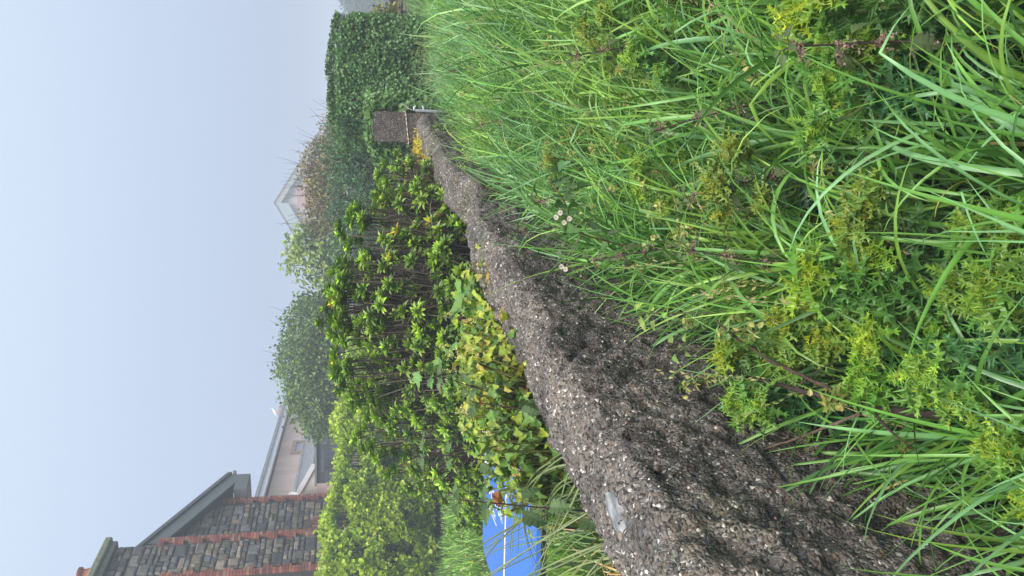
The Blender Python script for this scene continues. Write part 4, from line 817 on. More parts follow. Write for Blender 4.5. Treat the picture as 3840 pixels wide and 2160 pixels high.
# ------------------------------------------------------------------ the blue table on the lawn
def table():
    A = onz(104, 1809, .76); e1 = unit(np.array([1, -.13, 0])); e2 = np.array([e1[1], -e1[0], 0]); Wd, Ln = 1.52, 1.37       # A: far left corner; e2 runs towards the viewer
    c = A + e1 * Ln / 2 + e2 * Wd / 2; c[2] = 0; t = thing('table_tennis_table', 'blue outdoor table tennis table half with white lines standing on the lawn', 'table', c)
    L = lambda a, b, z: A - c + e1 * a + e2 * b + ZUP * (z - .76)
    m = MB(); BL = (.05, .175, .62); r = .10; pts = []
    for cx, cy, a0 in ((Ln - r, r, -90), (Ln - r, Wd - r, 0), (r, Wd - r, 90), (r, r, 180)): pts += [(cx + r * math.cos(math.radians(a0 + k * 15)), cy + r * math.sin(math.radians(a0 + k * 15))) for k in range(7)]
    n = len(pts); m.add([L(x, y, .735) for x, y in pts] + [L(x, y, .76) for x, y in pts], [tuple(range(n, 2 * n)), tuple(range(n))[::-1]] + [(i, (i + 1) % n, (i + 1) % n + n, i + n) for i in range(n)], BL); m.build('table_top', M['tabletop'], t)
    m = MB(); m.box(L(.012, Wd / 2 - .0, .7608), e1 * (Ln - .02), e2 * .008, ZUP * .0012, (.85, .82, .8)); m.box(L(.012, Wd / 2 + .0095, .7608), e1 * (Ln - .02), e2 * .003, ZUP * .0012, (.75, .3, .12)); m.box(L(.012, Wd / 2 + .014, .7608), e1 * (Ln - .02), e2 * .010, ZUP * .0012, (.85, .82, .8)); m.build('centre_line', M['paint'], t)
    m = MB(); m.box(L(.62, .03, .7607), e1 * .24, e2 * .15, ZUP * .001, (.8, .8, .84)); bd = m.build('badge', M['paint'], t)
    rot = Matrix(((e2[0], e1[0], 0), (e2[1], e1[1], 0), (0, 0, -1))).transposed()
    def text(s, a, b, size, col, par, shear=0.0):
        cu = bpy.data.curves.new('lettering', 'FONT'); cu.body = s; cu.size = size; cu.extrude = .0004; cu.shear = shear; cu.resolution_u = 3
        o = bpy.data.objects.new('lettering', cu); COL.objects.link(o); dg = bpy.context.evaluated_depsgraph_get(); me = bpy.data.meshes.new_from_object(o.evaluated_get(dg)); bpy.data.objects.remove(o)
        X, Y = e2, e1; v = np.array([q.co[:] for q in me.vertices]); F = [tuple(p.vertices) for p in me.polygons]; mb = MB(); mb.add([L(a + q[1], b + q[0], .7622 + q[2]) for q in v], F, col); mb.build('lettering', M['paint'], par)
    text('LITE', .69, .045, .075, (.10, .06, .35), bd, .25)
    text('OUTDOOR', .50, .10, .115, (.85, .85, .87), t); text('EVERTECH', .42, .20, .055, (.8, .8, .84), t); m = MB(); m.box(L(.395, .2, .7607), e1 * .008, e2 * .30, ZUP * .001, (.8, .8, .84)); m.build('underline', M['paint'], t)
    m = MB()
    for a, b in ((.12, .06), (.12, Wd - .08)): m.box(L(a, b, .69), e1 * (Ln - .24), e2 * .02, ZUP * .043, (.1, .1, .11))
    for a, b in ((.06, .08), (Ln - .08, .08)): m.box(L(a, b, .69), e1 * .02, e2 * (Wd - .16), ZUP * .0425, (.1, .1, .11))
    m.build('frame', M['metal'], t)
    for a, b in ((.2, .2), (Ln - .2, .2), (.2, Wd - .2), (Ln - .2, Wd - .2)):
        m = MB(); tubes(m, np.array([[L(a, b, .69), L(a, b, .3), L(a, b, .0)]]), .018, 8, (.12, .12, .13)); m.build('leg', M['metal'], t)
def tabletop(nt, out):
    a = nd(nt, 'Attribute', attribute_name='tint'); p = nd(nt, 'BsdfPrincipled'); p.inputs['Roughness'].default_value = .22; p.inputs['Specular IOR Level'].default_value = .5
    tc = nd(nt, 'TexCoord'); no = nd(nt, 'TexNoise'); no.inputs['Scale'].default_value = 5; nt.links.new(tc.outputs['Object'], no.inputs['Vector']); mr = nd(nt, 'MapRange'); mr.inputs['To Min'].default_value = .15; mr.inputs['To Max'].default_value = .32
    nt.links.new(no.outputs['Fac'], mr.inputs['Value']); nt.links.new(mr.outputs[0], p.inputs['Roughness']); nt.links.new(a.outputs['Color'], p.inputs['Base Color']); nt.links.new(p.outputs[0], out.inputs['Surface'])
M['tabletop'] = mat('blue_table_top', tabletop)
table()

# ------------------------------------------------------------------ lawn grass, buttercups
def lawn():
    m = MB(); n = 32000; d = 1.4 + 15 * rng.random(n) ** .85; x = d * rng.uniform(-.62, .05, n); y = d
    k = (lane_off(x, y) < -.36); x, y = x[k], y[k]; n = len(x); tuft = fbm(np.stack([x * 1.6, y * 1.6, 0 * x], -1), 3, 80)
    h = (.06 + .22 * sstep(.4, .65, tuft)) * rng.uniform(.6, 1.3, n); g = np.array([(.17, .35, .04), (.22, .41, .06), (.12, .27, .04), (.28, .40, .09)])[rng.choice(4, n, p=[.4, .3, .2, .1])]
    blades(m, np.stack([x, y, gz(x, y) - .01], -1), h, rng.uniform(.006, .012, n) * (1 + y * .06), rng.uniform(0, 6.28, n), rng.uniform(.05, .4, n), rng.uniform(.2, 1.2, n), g * np.exp(rng.normal(0, .2, (n, 1))), 3, False)
    tag(m.build('lawn_grass', M['grass']), 'shaggy mown lawn between the blue table and the hedge', kind='stuff')
    B = None
    for u, v in [(75, 1760), (40, 1775), (150, 1750), (118, 1748), (55, 1787), (12, 1786), (240, 1720), (205, 1745)]:
        p = onz(u, v, .2); p[2] = 0
        if B is None:
            B = thing('buttercup', 'tiny yellow buttercup in the lawn behind the blue table', 'flower', p, 'buttercups in the lawn'); s = MB(); tubes(s, np.array([[(0, 0, 0), (.01, 0, .1), (0, 0, .24)]]), .002, 4, (.1, .18, .05)); s.build('stem', M['twig'], B)
            s = MB(); a = np.arange(5) * 1.2566; l = np.full(5, .022); scatter(s, T_OB, np.tile([0, 0, .24], (5, 1)), np.stack([np.cos(a), np.sin(a), .5 + 0 * a], -1), np.tile([0, 0, 1.], (5, 1)), l, l * 1.4, np.tile([.8, .62, .02], (5, 1))); s.build('petals', M['petal'], B)
        else: copy_tree(B, p, rng.uniform(0, 6), rng.uniform(.9, 1.2))
lawn()

# ------------------------------------------------------------------ rush tuft behind the near end of the wall
def rush():
    c = onz(150, 2200, .75) * [1, 1, 0] - WN * .14; t = thing('rush_tuft', 'big tuft of long arching green blades and tan dead straw behind the wall', 'grass tuft', c); m = MB()
    n = 60; b = np.stack([rng.normal(0, .14, n), rng.normal(0, .16, n), np.full(n, .25)], -1); az = rng.normal(2.4, .9, n)
    g = np.array([(.14, .22, .07), (.10, .18, .05), (.17, .22, .08)])[rng.integers(0, 3, n)]; blades(m, b, rng.uniform(.55, 1.0, n), rng.uniform(.006, .012, n), az, rng.uniform(.1, .5, n), rng.uniform(.8, 1.7, n), g * np.exp(rng.normal(0, .15, (n, 1))), 12, True, 1.3, .3, .5)
    R = []
    for pts, y in (([(332, 2290), (270, 2060), (0, 1640)], 2.05), ([(300, 2200), (290, 1990), (60, 1790)], 2.15), ([(464, 2100), (330, 1860), (20, 2010)], 2.3), ([(420, 2130), (400, 1900), (60, 1900)], 2.25), ([(380, 2160), (340, 1960), (0, 2080)], 2.15), ([(300, 2180), (420, 2010), (470, 1960)], 2.3), ([(260, 2230), (130, 2010), (-60, 1720)], 2.05), ([(350, 2150), (200, 2060), (-40, 2000)], 2.1), ([(200, 2230), (260, 2020), (300, 1900)], 2.1), ([(120, 2250), (60, 2050), (-90, 1830)], 2.0)):
        for k in range(3):
            j = rng.normal(0, 26, (3, 2)) * (k > 0); yy = y + rng.normal(0, .06) * (k > 0) + .05
            R.append([at(u + j[i, 0], v + j[i, 1] + 12, yy + .12 * i) for i, (u, v) in enumerate(pts)])
    R = np.array(R) - c; k = len(R); tubes(m, bez(R[:, 0], R[:, 1], R[:, 2], 16), np.linspace(1, .25, 16)[None] * rng.uniform(.0028, .0052, (k, 1)), 5, np.array([(.20, .27, .10), (.13, .19, .06), (.24, .29, .12)])[rng.integers(0, 3, k)])
    m.build('blades', M['grass'], t)
    m = MB(); n = 170; b = np.stack([rng.normal(0.03, .17, n), rng.normal(0.04, .18, n), np.full(n, .3)], -1); blades(m, b, rng.uniform(.4, .72, n), rng.uniform(.006, .010, n), rng.uniform(0, 6.28, n), rng.uniform(.2, .9, n), rng.uniform(.3, 1.8, n), vary((.52, .37, .20), n, .2, .05), 10, True, 1.4, .4, .8, (1.1, 1, .9), .3)
    o = m.build('dead_straw', M['matt'], t)
rush()

TH = [('large yellow topped thistle in the near grass beside the dead branch', 985, 3080, .66, 60, 1.1, 1.2), ('dark bluish thistle leaves just right of the large yellow topped thistle', 1130, 3250, .56, 40, .6, 1.1), ('thistle with a golden crown low in the near grass, nearest the photographer on the left', 895, 3640, .57, 44, 1.05, 1.05), ('small bright thistle just above the large yellow topped one', 895, 2860, .62, 30, 1.0, 1.1), ('bright thistle leaning against the wall face by the dead branch', 660, 2760, .56, 36, 1.0, 1.1), ('yellow tipped thistle in the middle of the grass below the bramble flowers', 1430, 2690, .62, 26, 1.1, 1.0), ('far yellow green thistle near the right edge, upper of the pair', 2052, 2200, .6, 26, 1.05, 1.0), ('far yellow green thistle near the right edge, lower of the pair', 2040, 2410, .6, 28, 1.05, 1.05), ('bright thistle at the right edge of the near grass', 2125, 2960, .62, 30, 1.1, 1.1), ('thistle with a dark bud right of the middle', 1790, 2965, .6, 28, 1.05, 1.0), ('small thistle in the middle distance beside a brown nettle top', 1475, 2440, .58, 22, .95, .85), ('thistle at the bottom left corner below the wall', 262, 3700, .5, 26, 1.0, .95), ('small dark thistle beside the wall foot', 760, 2950, .5, 24, .7, .9), ('dark green thistle low in the near grass at the very bottom', 1080, 3560, .52, 40, .6, 1.1), ('bluish thistle rosette between the two dead stems', 800, 3330, .54, 44, .7, 1.05), ('pale thistle in the far grass, halfway along the wall', 1560, 2080, .58, 20, .9, .8), ('short thistle below the purple nettle top on the right', 1850, 3120, .5, 26, .7, 1.0)]
TP = []
for lab, u, v, h, n, br, sc in TH:
    z = .62
    for _ in range(5): p = onz(u, v, z); z = float(gz(p[0], p[1])) + h
    TP.append((p[0], p[1] - .05, .12 * sc))
# ------------------------------------------------------------------ long grass of the lane
GR = np.array([(.098, .245, .036), (.14, .325, .06), (.055, .155, .028), (.14, .31, .11), (.18, .335, .05), (.42, .35, .14)])
GP = np.array([.30, .24, .20, .15, .10, .01])
def lane_points(y0, y1, dens, xr=.5, xm=.7, off=.03, lane=True):
    A = (y1 - y0) * (xr * (y0 + y1) / 2 + xm + 1.5); n = int(A * dens); y = y0 + (y1 - y0) * rng.random(n); x0 = -.97 + .362 * y; x = x0 + (xr * y + xm - x0) * rng.random(n) 
    k = rng.random(n) < (xr * y + xm - x0) / (xr * y1 + xm + .97 - .362 * y1 + .6); x, y = x[k], y[k]
    o = lane_off(x, y); k = (o > off) & ~((x > SH['x0'] - .1) & (x < SH['x1'] + .1) & (y > SH['y0'] + .0) & (y < SH['y1'])) & ~((np.abs(x - 1.73) < .2) & (np.abs(y - 7.95) < .2))
    return x[k], y[k], o[k]
def grass():
    m = MB()
    for y0, y1, dens, S, fold, Lr, Wr in ((.25, 1.5, 2100, 10, True, (.28, .62), (.0055, .014)), (1.5, 3.0, 2500, 8, True, (.26, .58), (.0055, .0135)), (3.0, 5.6, 2600, 6, False, (.26, .54), (.0055, .012)), (5.6, 9.8, 1800, 4, False, (.26, .5), (.0065, .0125)), (9.8, 17, 620, 3, False, (.34, .6), (.011, .018)), (17, 34, 160, 3, False, (.3, .55), (.02, .035))):
        x, y, o = lane_points(y0, y1, dens); k = np.ones(len(x), bool)
        for tx, ty, tr in TP: k &= ~((np.hypot(x - tx, (y - ty) * .7) < tr) & (rng.random(len(x)) < .8))
        x, y, o = x[k], y[k], o[k]; n = len(x); q = np.stack([x, y, 0 * x], -1)
        pt = fbm(q * 1.1, 3, 90); tall = .72 + .6 * fbm(q * .8 + 7, 3, 91)
        near = np.where(y < 2.3, sstep(.0, .4, o) * .3 + .7, 1.0) * (1 + .16 * sstep(.5, .0, o) * (sstep(1.8, 2.6, y) - 1.1 * sstep(2.9, 4, y)))
        L = rng.uniform(*Lr, n) * tall * near * (1 + .12 * sstep(3, 7, y)); L = np.where(rng.random(n) < .06, L * 1.3, L)
        W = rng.uniform(*Wr, n) * np.where(rng.random(n) < .12, 1.35, 1)
        z0 = np.where(rng.random(n) < .65, rng.uniform(0, .34, n), 0) * near
        lean = np.where((o < .35) & (y < 1.9), rng.normal(2.4, 1.3, n), np.where(rng.random(n) < .72, rng.normal(.15, .75, n), rng.uniform(0, 6.28, n)))
        ci = rng.choice(6, n, p=GP); ci = np.where((pt > .56) & (rng.random(n) < .6), 4, ci); ci = np.where((pt < .42) & (rng.random(n) < .55), 3, ci)
        c = GR[ci] * np.exp(rng.normal(0, .2, (n, 1)))
        blades(m, np.stack([x, y, gz(x, y) + z0], -1), L, W, lean, np.abs(rng.normal(.2, .16, n)), rng.uniform(.4, 2.7, n) * np.where(rng.random(n) < .3, .55, 1.05), c, S, fold, 1.6, .6, .8, (1.2, 1.12, 1.25), .14)
    # broad arching blades on top, close to the viewer
    x, y, o = lane_points(.45, 2.4, 130, off=.2); n = len(x)
    blades(m, np.stack([x, y, gz(x, y) + rng.uniform(.1, .3, n)], -1), rng.uniform(.35, .65, n), rng.uniform(.011, .017, n), rng.normal(.5, 1.4, n), np.abs(rng.normal(.25, .15, n)), rng.uniform(.9, 2.6, n), np.concatenate([GR[:5], [[.15, .31, .12]]])[rng.choice(6, n, p=[.26, .26, .08, .16, .08, .16])] * np.exp(rng.normal(0, .15, (n, 1))), 12, True, 1.5, .6, .9, (1.15, 1.1, 1.3), .12)
    # blades flopping over the foot of the wall
    n = 520; y = rng.uniform(.35, 2.7, n); o = rng.uniform(.06, .38, n); x = (WO + (y / WW[1])[:, None] * WW + o[:, None] * WN)[:, 0]
    blades(m, np.stack([x, y, gz(x, y) + rng.uniform(0, .25, n)], -1), rng.uniform(.35, .68, n), rng.uniform(.006, .013, n), rng.normal(2.5, .7, n), np.abs(rng.normal(.25, .15, n)), rng.uniform(.5, 1.9, n), GR[rng.choice(6, n, p=GP)] * np.exp(rng.normal(0, .18, (n, 1))), 10, True, 1.6, .5, .8, (1.2, 1.12, 1.25), .12)
    tag(m.build('long_grass', M['grass']), 'long lush uncut grass filling the lane beside the wall', kind='stuff')
    # seed stalks
    m = MB(); x, y, o = lane_points(.9, 11, 7, off=.15); n = len(x); P = blades(m, np.stack([x, y, gz(x, y)], -1), rng.uniform(.62, .92, n), np.full(n, .0032), rng.normal(.8, 1.2, n), np.abs(rng.normal(.1, .08, n)), rng.uniform(.2, .9, n), vary((.17, .26, .07), n, .1), 10, False, 2.0, .2)
    T = P[:, -4:]; k = 26; w = np.linspace(0, 2.99, k); i = w.astype(int); f = (w - i)[None, :, None]; Q = T[:, i] * (1 - f) + T[:, i + 1] * f; dr = unit(T[:, i + 1] - T[:, i]); Q = (Q + rng.normal(0, .0045, Q.shape)).reshape(-1, 3); l = rng.uniform(.009, .017, len(Q))
    scatter(m, T_LAN, Q, (dr.reshape(-1, 3) + .3 * rng.normal(size=Q.shape)), rdir(len(Q)), l, l * .35, np.repeat(np.array([(.42, .40, .17), (.30, .34, .12), (.36, .28, .17)])[rng.integers(0, 3, n)], k, 0)); tag(m.build('seeding_grass', M['matt']), 'pale seeding grass stalks standing out of the long grass', kind='stuff')
    # goosegrass and small leaves between the blades
    m = MB(); x, y, o = lane_points(.6, 7.5, 26, off=.1); q = np.stack([x, y, 0 * x], -1); k = fbm(q * 1.3, 3, 95) > .5; x, y = x[k], y[k]; n = len(x); K = 14
    hgt = rng.uniform(.3, .62, n); b = np.stack([x, y, gz(x, y) + .05], -1); e = b + np.stack([rng.normal(0, .12, n), rng.normal(0, .12, n), hgt], -1); pa = bez(b, (b + e) / 2 + rng.normal(0, .06, (n, 3)), e, K); tubes(m, pa, .0016, 3, (.10, .17, .05))
    for j in range(4, K):
        d = unit(pa[:, j] - pa[:, j - 1]); xx = unit(np.cross(d, rdir(n))); yy = np.cross(d, xx)
        for a in np.arange(6) * 1.047: l = rng.uniform(.018, .032, n); scatter(m, T_LAN, pa[:, j], xx * math.cos(a) + yy * math.sin(a) + .2 * d, d, l, l * .24, vary((.13, .22, .045) if j < K - 3 else (.24, .28, .07), n, .2))
    l = rng.uniform(.012, .02, n * 8); e8 = np.repeat(pa[:, -1], 8, 0) + rng.normal(0, .012, (n * 8, 3)); scatter(m, T_OV, e8, rdir(n * 8), ZUP + rdir(n * 8), l, l * .7, vary((.38, .36, .12), n * 8, .2)); tag(m.build('goosegrass_undergrowth', M['leaf']), 'pale whorled goosegrass tangled through the long grass', kind='stuff')
    # short creeping leaves low down in the shade
    m = MB(); x, y, o = lane_points(.4, 4.5, 420, off=.0); n = len(x); l = rng.uniform(.02, .05, n); scatter(m, T_OV, np.stack([x, y, gz(x, y) + rng.uniform(.02, .3, n) * sstep(0, .4, o)], -1), rdir(n) * [1, 1, .4], ZUP + .5 * rng.normal(size=(n, 3)), l, l * .7, vary((.05, .11, .025), n, .3)); tag(m.build('undergrowth', M['leaf']), 'small dark leaves growing low between the grass stems', kind='stuff')
grass()

# ------------------------------------------------------------------ thistles
def thistle(name, label, loc, h, n, seed, bright=1.0, scale=1.0, group='thistles in the long grass'):
    t = thing(name, label, 'thistle', loc, group); r = np.random.default_rng(seed); hue = np.array([r.uniform(.75, 1.2), r.uniform(.85, 1.1), r.uniform(.8, 1.5)]) * r.uniform(1.0, 1.25); scale *= .95; K = 12; tt = np.linspace(0, 1, K)[:, None]; top = np.array([r.normal(0, .06), r.normal(0, .06), h]); pa = top * tt + np.array([r.normal(0, .03), r.normal(0, .03), 0]) * np.sin(tt * 3.1)
    b = MB(); tubes(b, pa[None], np.linspace(.008, .004, K)[None], 7, (.14, .19, .06)); at_ = lambda q: np.stack([np.interp(q, tt[:, 0], pa[:, k]) for k in range(3)], -1)
    heads = [(top, 1.0)]; 
    for k in range(4):
        q = r.uniform(.55, .85); p = at_(np.array([q]))[0]; a = r.uniform(0, 6.28); e = p + np.array([math.cos(a) * .08, math.sin(a) * .08, r.uniform(.05, .13)]); tubes(b, bez(p[None], (p + [math.cos(a) * .06, math.sin(a) * .06, .02])[None], e[None], 5), .0035, 5, (.14, .19, .06)); heads.append((e, .6))
    b.build('stem', M['twig'], t); m = MB()
    q = np.sort(r.uniform(.15, .97, n)) ; a = np.arange(n) * 2.4 + r.uniform(0, 6); P = at_(q); el = np.interp(q, [0, .6, 1], [-.15, .25, .8]); ax = np.stack([np.cos(a) * np.cos(el), np.sin(a) * np.cos(el), np.sin(el)], -1)
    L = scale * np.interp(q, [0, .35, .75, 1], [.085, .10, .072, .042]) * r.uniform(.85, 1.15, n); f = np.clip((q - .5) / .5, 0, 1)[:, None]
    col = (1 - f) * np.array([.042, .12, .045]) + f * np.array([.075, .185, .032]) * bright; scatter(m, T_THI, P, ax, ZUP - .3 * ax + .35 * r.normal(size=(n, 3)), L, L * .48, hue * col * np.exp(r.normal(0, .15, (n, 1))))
    for e, s in heads:
        k = int(40 * s) + 8; a = np.arange(k) * 2.4; el = np.linspace(.2, 1.45, k); ax = np.stack([np.cos(a) * np.cos(el), np.sin(a) * np.cos(el), np.sin(el)], -1); L = scale * np.linspace(.075, .022, k) * (.6 + .4 * s)
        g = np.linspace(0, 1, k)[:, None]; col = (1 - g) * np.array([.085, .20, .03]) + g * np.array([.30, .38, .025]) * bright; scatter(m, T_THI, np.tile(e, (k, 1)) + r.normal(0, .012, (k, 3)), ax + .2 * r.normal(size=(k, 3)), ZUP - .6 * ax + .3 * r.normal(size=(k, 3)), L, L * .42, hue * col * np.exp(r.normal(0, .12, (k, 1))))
    m.build('foliage', M['leaf'], t); return t
for i, (lab, u, v, h, n, br, sc) in enumerate(TH):
    z = .62; 
    for _ in range(5): p = onz(u, v, z); z = float(gz(p[0], p[1])) + h
    p[2] = gz(p[0], p[1]); thistle('thistle', lab, p, h, int(n * 2.2), 200 + i, br, sc)
# brown-topped nettles
BN = [('brown topped nettle with a purple stem at the right edge of the near grass', 1985, 2965, .68, 5), ('far brown nettle top near the upper right edge', 1950, 2150, .66, 5), ('brown nettle top in the middle of the right side', 1668, 2455, .66, 4), ('small distant brown nettle top below the ivy hut', 1895, 1690, .66, 4), ('dark stemmed nettle with grey green leaves left of the bramble flowers', 1400, 2010, .72, 2), ('brown nettle top beside the wall crest, below the bramble flowers', 1180, 2210, .66, 5), ('brown nettle top next to the yellow tipped thistle', 1420, 2575, .64, 4), ('faded nettle top in the middle of the near grass', 1225, 2580, .6, 4), ('tall dark nettle by the bramble with few leaves', 1290, 1945, .74, 2), ('distant brown nettle pair by the upper grass edge', 1690, 1790, .66, 4)]
for i, (lab, u, v, h, sh) in enumerate(BN):
    h += .05; z = .7
    for _ in range(5): p = onz(u, v, z); z = float(gz(p[0], p[1])) + h
    b = p + np.array([rng.uniform(.02, .12), rng.uniform(-.15, 0), 0]); b[2] = gz(b[0], b[1]); nettle('nettle', lab, b, p, 6, .05, [(.085, .12, .05), (.10, .14, .06)], sh, 'brown topped nettles in the long grass')

# ------------------------------------------------------------------ bramble, dead branches, single leaves
def curve3(pts):
    P = []
    for u, v, z in pts: P.append(onz(u, v, z))
    return np.array(P)
def smooth(P, n):
    q = np.linspace(0, 1, len(P)); t = np.linspace(0, 1, n); C = np.stack([np.interp(t, q, P[:, k]) for k in range(3)], -1)
    for _ in range(3): C[1:-1] = (C[:-2] + 2 * C[1:-1] + C[2:]) / 4
    return C
def dead(label, pts, r0, r1, side, col):
    P = smooth(curve3(pts), 26); c = P[0].copy(); t = thing('dead_branch', label, 'dead branch', c); m = MB(); w = rng.normal(0, r0 * .16, P.shape); tubes(m, (P + w - c)[None], np.linspace(r0, r1, 26)[None] * rng.uniform(.8, 1.2, (1, 26)), 8, col); m.build('stem', M['bark'], t)
    for k, (u, v, z), rr in side: m = MB(); e = onz(u, v, z); p = P[k]; tubes(m, (bez(p[None], ((p + e) / 2 + [0, 0, .02])[None], e[None], 8) - c), np.linspace(rr, rr * .4, 8)[None], 6, col); m.build('twig', M['bark'], t)
M['bark'] = tint_mat('dead_bark', .85, .2, 40., .5, .5, 120.)
dead('thick dark dead branch lying in the grass below the wall', [(600, 3560, .50), (620, 3350, .57), (680, 3060, .62), (725, 2880, .65), (765, 2740, .68)], .0085, .0045, [(8, (480, 3420, .55), .004), (15, (800, 3120, .60), .003)], (.05, .036, .03))
dead('thin dark dead stem crossing the grass left of the large thistle', [(700, 3120, .62), (800, 2900, .66), (880, 2780, .69), (960, 2680, .72)], .005, .0025, [(14, (850, 2650, .7), .002)], (.06, .04, .032))
dead('thin arching dead twig lying over the pebbly wall face', [(610, 3230, .57), (520, 3000, .60), (470, 2850, .66), (455, 2680, .74)], .0035, .0018, [], (.12, .085, .065))
def bramble():
    P = smooth(curve3([(1240, 2330, .75), (1290, 2150, .95), (1400, 2120, 1.0), (1490, 2060, 1.06)]), 22); c = P[0].copy(); c[2] = gz(c[0], c[1]); t = thing('bramble', 'bramble shoot with small white flowers in the grass by the wall', 'bramble', c); m = MB()
    base = np.linspace(0, 1, 6)[:, None] * (P[0] - c); tubes(m, np.concatenate([base[:-1], P - c])[None], .003, 5, (.22, .13, .08)); S = np.array([onz(1340, 2135, 1.0), onz(1325, 2115, 1.0), onz(1160, 2105, .98), onz(1345, 2085, 1.03), onz(1150, 2120, .97), onz(1362, 2100, 1.02)]) - c
    for s in S: k = np.argmin(np.linalg.norm(P - c - s, axis=1)); tubes(m, np.array([[P[k] - c, (P[k] - c + s) / 2, s]]), .0015, 4, (.13, .15, .06))
    m.build('stem', M['twig'], t)
    for s in S:
        f = MB(); a = np.arange(5) * 1.2566 + rng.uniform(0, 1); l = np.full(5, .008); scatter(f, T_OB, np.tile(s, (5, 1)), np.stack([np.cos(a), -.3 + 0 * a, np.sin(a)], -1), np.tile([0, -1., .4], (5, 1)), l, l * 1.5, np.tile([.66, .58, .58], (5, 1))); l = np.full(8, .003); scatter(f, T_OV, s + rng.normal(0, .001, (8, 3)), rdir(8) + [0, -1, 0], rdir(8), l, l, np.tile([.5, .42, .12], (8, 1))); f.build('flower', M['petal'], t)
    f = MB(); n = 40; k = rng.integers(2, 22, n); l = rng.uniform(.03, .05, n); scatter(f, T_NET, P[k] - c + rng.normal(0, .03, (n, 3)), rdir(n) + [0, -.3, -.2], ZUP + .4 * rdir(n), l, l * .7, vary((.08, .16, .045), n, .2)); f.build('foliage', M['leaf'], t)
bramble()
def sucker(label, u, v, z, n, s, col, T=T_NET):
    p = onz(u, v, z); c = p.copy(); c[2] = gz(p[0], p[1]); t = thing('raspberry_shoot', label, 'shoot', c); m = MB(); a = rng.uniform(0, 6.28, n); P = np.array([0, 0, p[2] - c[2]]) + np.stack([np.cos(a) * .02, np.sin(a) * .02, rng.uniform(-.06, .02, n)], -1); l = s * rng.uniform(.8, 1.15, n)
    scatter(m, T, P, np.stack([np.cos(a), np.sin(a), .15 + 0 * a], -1), ZUP + [-.1, -.5, 0] + .2 * rng.normal(size=(n, 3)), l, l * .72, vary(col, n, .12)); m.build('foliage', M['leaf'], t); m = MB(); tubes(m, np.array([[(0, 0, 0), (0, 0, (p[2] - c[2]) * .5), (0, 0, p[2] - c[2])]]), .002, 5, (.12, .14, .05)); m.build('stem', M['twig'], t)
sucker('bright pale green raspberry shoot at the grass edge by the wall', 985, 2390, .88, 6, .028, (.26, .36, .07)); sucker('small pale shoot with toothed leaves nearer along the wall face', 850, 2500, .76, 5, .026, (.17, .28, .06)); sucker('green toothed seedling at the wall foot among grass', 560, 2800, .55, 5, .03, (.12, .21, .06))
def dock():
    p = onz(250, 3440, .34); c = p.copy(); c[2] = gz(p[0], p[1]); t = thing('dock_plant', 'single round bright green dock leaf at the foot of the wall', 'plant', c); m = MB(); q = p - c; l = np.array([.085, .07]); scatter(m, T_OV, np.array([q + [.02, .03, 0], q + [.06, .1, -.06]]), np.array([[-.6, -.5, .1], [.5, .2, .1]]), np.array([[-.1, -.8, .8], [0, -.6, 1]]), l, l * .95, np.array([(.17, .30, .03), (.07, .15, .04)])); m.build('foliage', M['leaf'], t); m = MB(); tubes(m, np.array([[(0, 0, 0), q * .5, q + [.02, .03, 0]]]), .003, 5, (.14, .2, .05)); m.build('stem', M['twig'], t)
dock()

# ------------------------------------------------------------------ fog
def haze():
    m = MB(); m.box((-125, -35, -1.3), (250, 0, 0), (0, 265, 0), (0, 0, HTOP + 1.3)); 
    def fn(nt, out):
        v = nd(nt, 'VolumePrincipled'); v.inputs['Color'].default_value = HCOL; v.inputs['Density'].default_value = HDEN; v.inputs['Anisotropy'].default_value = .0; nt.links.new(v.outputs[0], out.inputs['Volume'])
    o = m.build('haze', mat('haze_air', fn)); tag(o, 'morning fog lying over the gardens', kind='stuff')
HTOP, HDEN, HCOL = 11.0, .0066, (.74, .785, .90, 1)
haze()

# ------------------------------------------------------------------ sky, sun, camera
SUN_EL, SUN_AZ = math.radians(58), math.radians(174)
w = bpy.data.worlds.new('World'); scene.world = w; w.use_nodes = True; nt = w.node_tree; nt.nodes.clear()
out = nt.nodes.new('ShaderNodeOutputWorld'); bg = nt.nodes.new('ShaderNodeBackground'); sky = nt.nodes.new('ShaderNodeTexSky'); sky.sky_type = 'NISHITA'; sky.sun_disc = False; sky.sun_elevation = SUN_EL; sky.sun_rotation = SUN_AZ; sky.air_density = 1.0; sky.dust_density = 6.0; sky.ozone_density = 1.0
bg.inputs['Strength'].default_value = .10; nt.links.new(sky.outputs[0], bg.inputs['Color'])
geo = nt.nodes.new('ShaderNodeTexCoord'); sx = nt.nodes.new('ShaderNodeSeparateXYZ'); nt.links.new(geo.outputs['Generated'], sx.inputs[0]); rp = nt.nodes.new('ShaderNodeValToRGB'); nt.links.new(sx.outputs['Z'], rp.inputs[0])
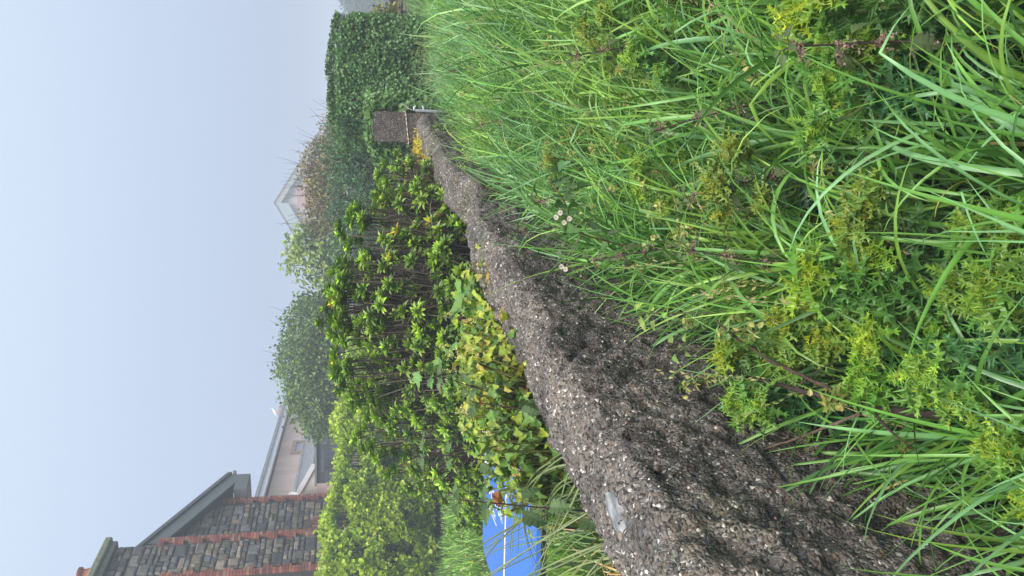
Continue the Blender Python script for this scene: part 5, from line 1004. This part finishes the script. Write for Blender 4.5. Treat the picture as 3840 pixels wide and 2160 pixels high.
for p_, c_ in ((0, (.20, .25, .375)), (.12, (.255, .31, .44)), (.24, (.49, .585, .66)), (.38, (.78, .91, .94)), (1, (.72, .81, .84))):
    e_ = rp.color_ramp.elements[0] if p_ == 0 else rp.color_ramp.elements[1] if p_ == 1 else rp.color_ramp.elements.new(p_); e_.position = p_; e_.color = (*c_, 1)
b2 = nt.nodes.new('ShaderNodeBackground'); b2.inputs['Strength'].default_value = 1.0; nt.links.new(rp.outputs[0], b2.inputs['Color']); mx = nt.nodes.new('ShaderNodeMixShader'); mx.inputs[0].default_value = .8      # the veil of high fog in front of the blue
nt.links.new(bg.outputs[0], mx.inputs[1]); nt.links.new(b2.outputs[0], mx.inputs[2]); nt.links.new(mx.outputs[0], out.inputs['Surface'])
sd = Vector((math.sin(SUN_AZ) * math.cos(SUN_EL), math.cos(SUN_AZ) * math.cos(SUN_EL), math.sin(SUN_EL)))
l = bpy.data.lights.new('sun', 'SUN'); l.energy = 2.6; l.angle = math.radians(34); l.color = (1, .95, .88); lo = bpy.data.objects.new('sun', l); COL.objects.link(lo); lo.rotation_euler = sd.to_track_quat('Z', 'Y').to_euler()
cam = bpy.data.cameras.new('camera'); cam.sensor_width = 36; cam.sensor_fit = 'HORIZONTAL'; cam.lens = FPX / 3840 * 36; cam.clip_start = .05; cam.clip_end = 1000; co = bpy.data.objects.new('camera', cam); COL.objects.link(co)
F = Vector((0, math.cos(PITCH), -math.sin(PITCH))); Dn = Vector((0, -math.sin(PITCH), -math.cos(PITCH))); Rt = Vector((1, 0, 0))
co.matrix_world = Matrix(((Dn.x, Rt.x, -F.x, 0), (Dn.y, Rt.y, -F.y, 0), (Dn.z, Rt.z, -F.z, EYE), (0, 0, 0, 1))); scene.camera = co
scene.view_settings.view_transform = 'Standard'; scene.view_settings.look = 'None'; scene.view_settings.gamma = 1; scene.view_settings.exposure = 0.95
scene.render.engine = 'CYCLES'; cy = scene.cycles; cy.max_bounces = 8; cy.diffuse_bounces = 3; cy.glossy_bounces = 2; cy.transmission_bounces = 4; cy.volume_bounces = 2; cy.transparent_max_bounces = 4; cy.use_denoising = True; cy.caustics_reflective = False; cy.caustics_refractive = False
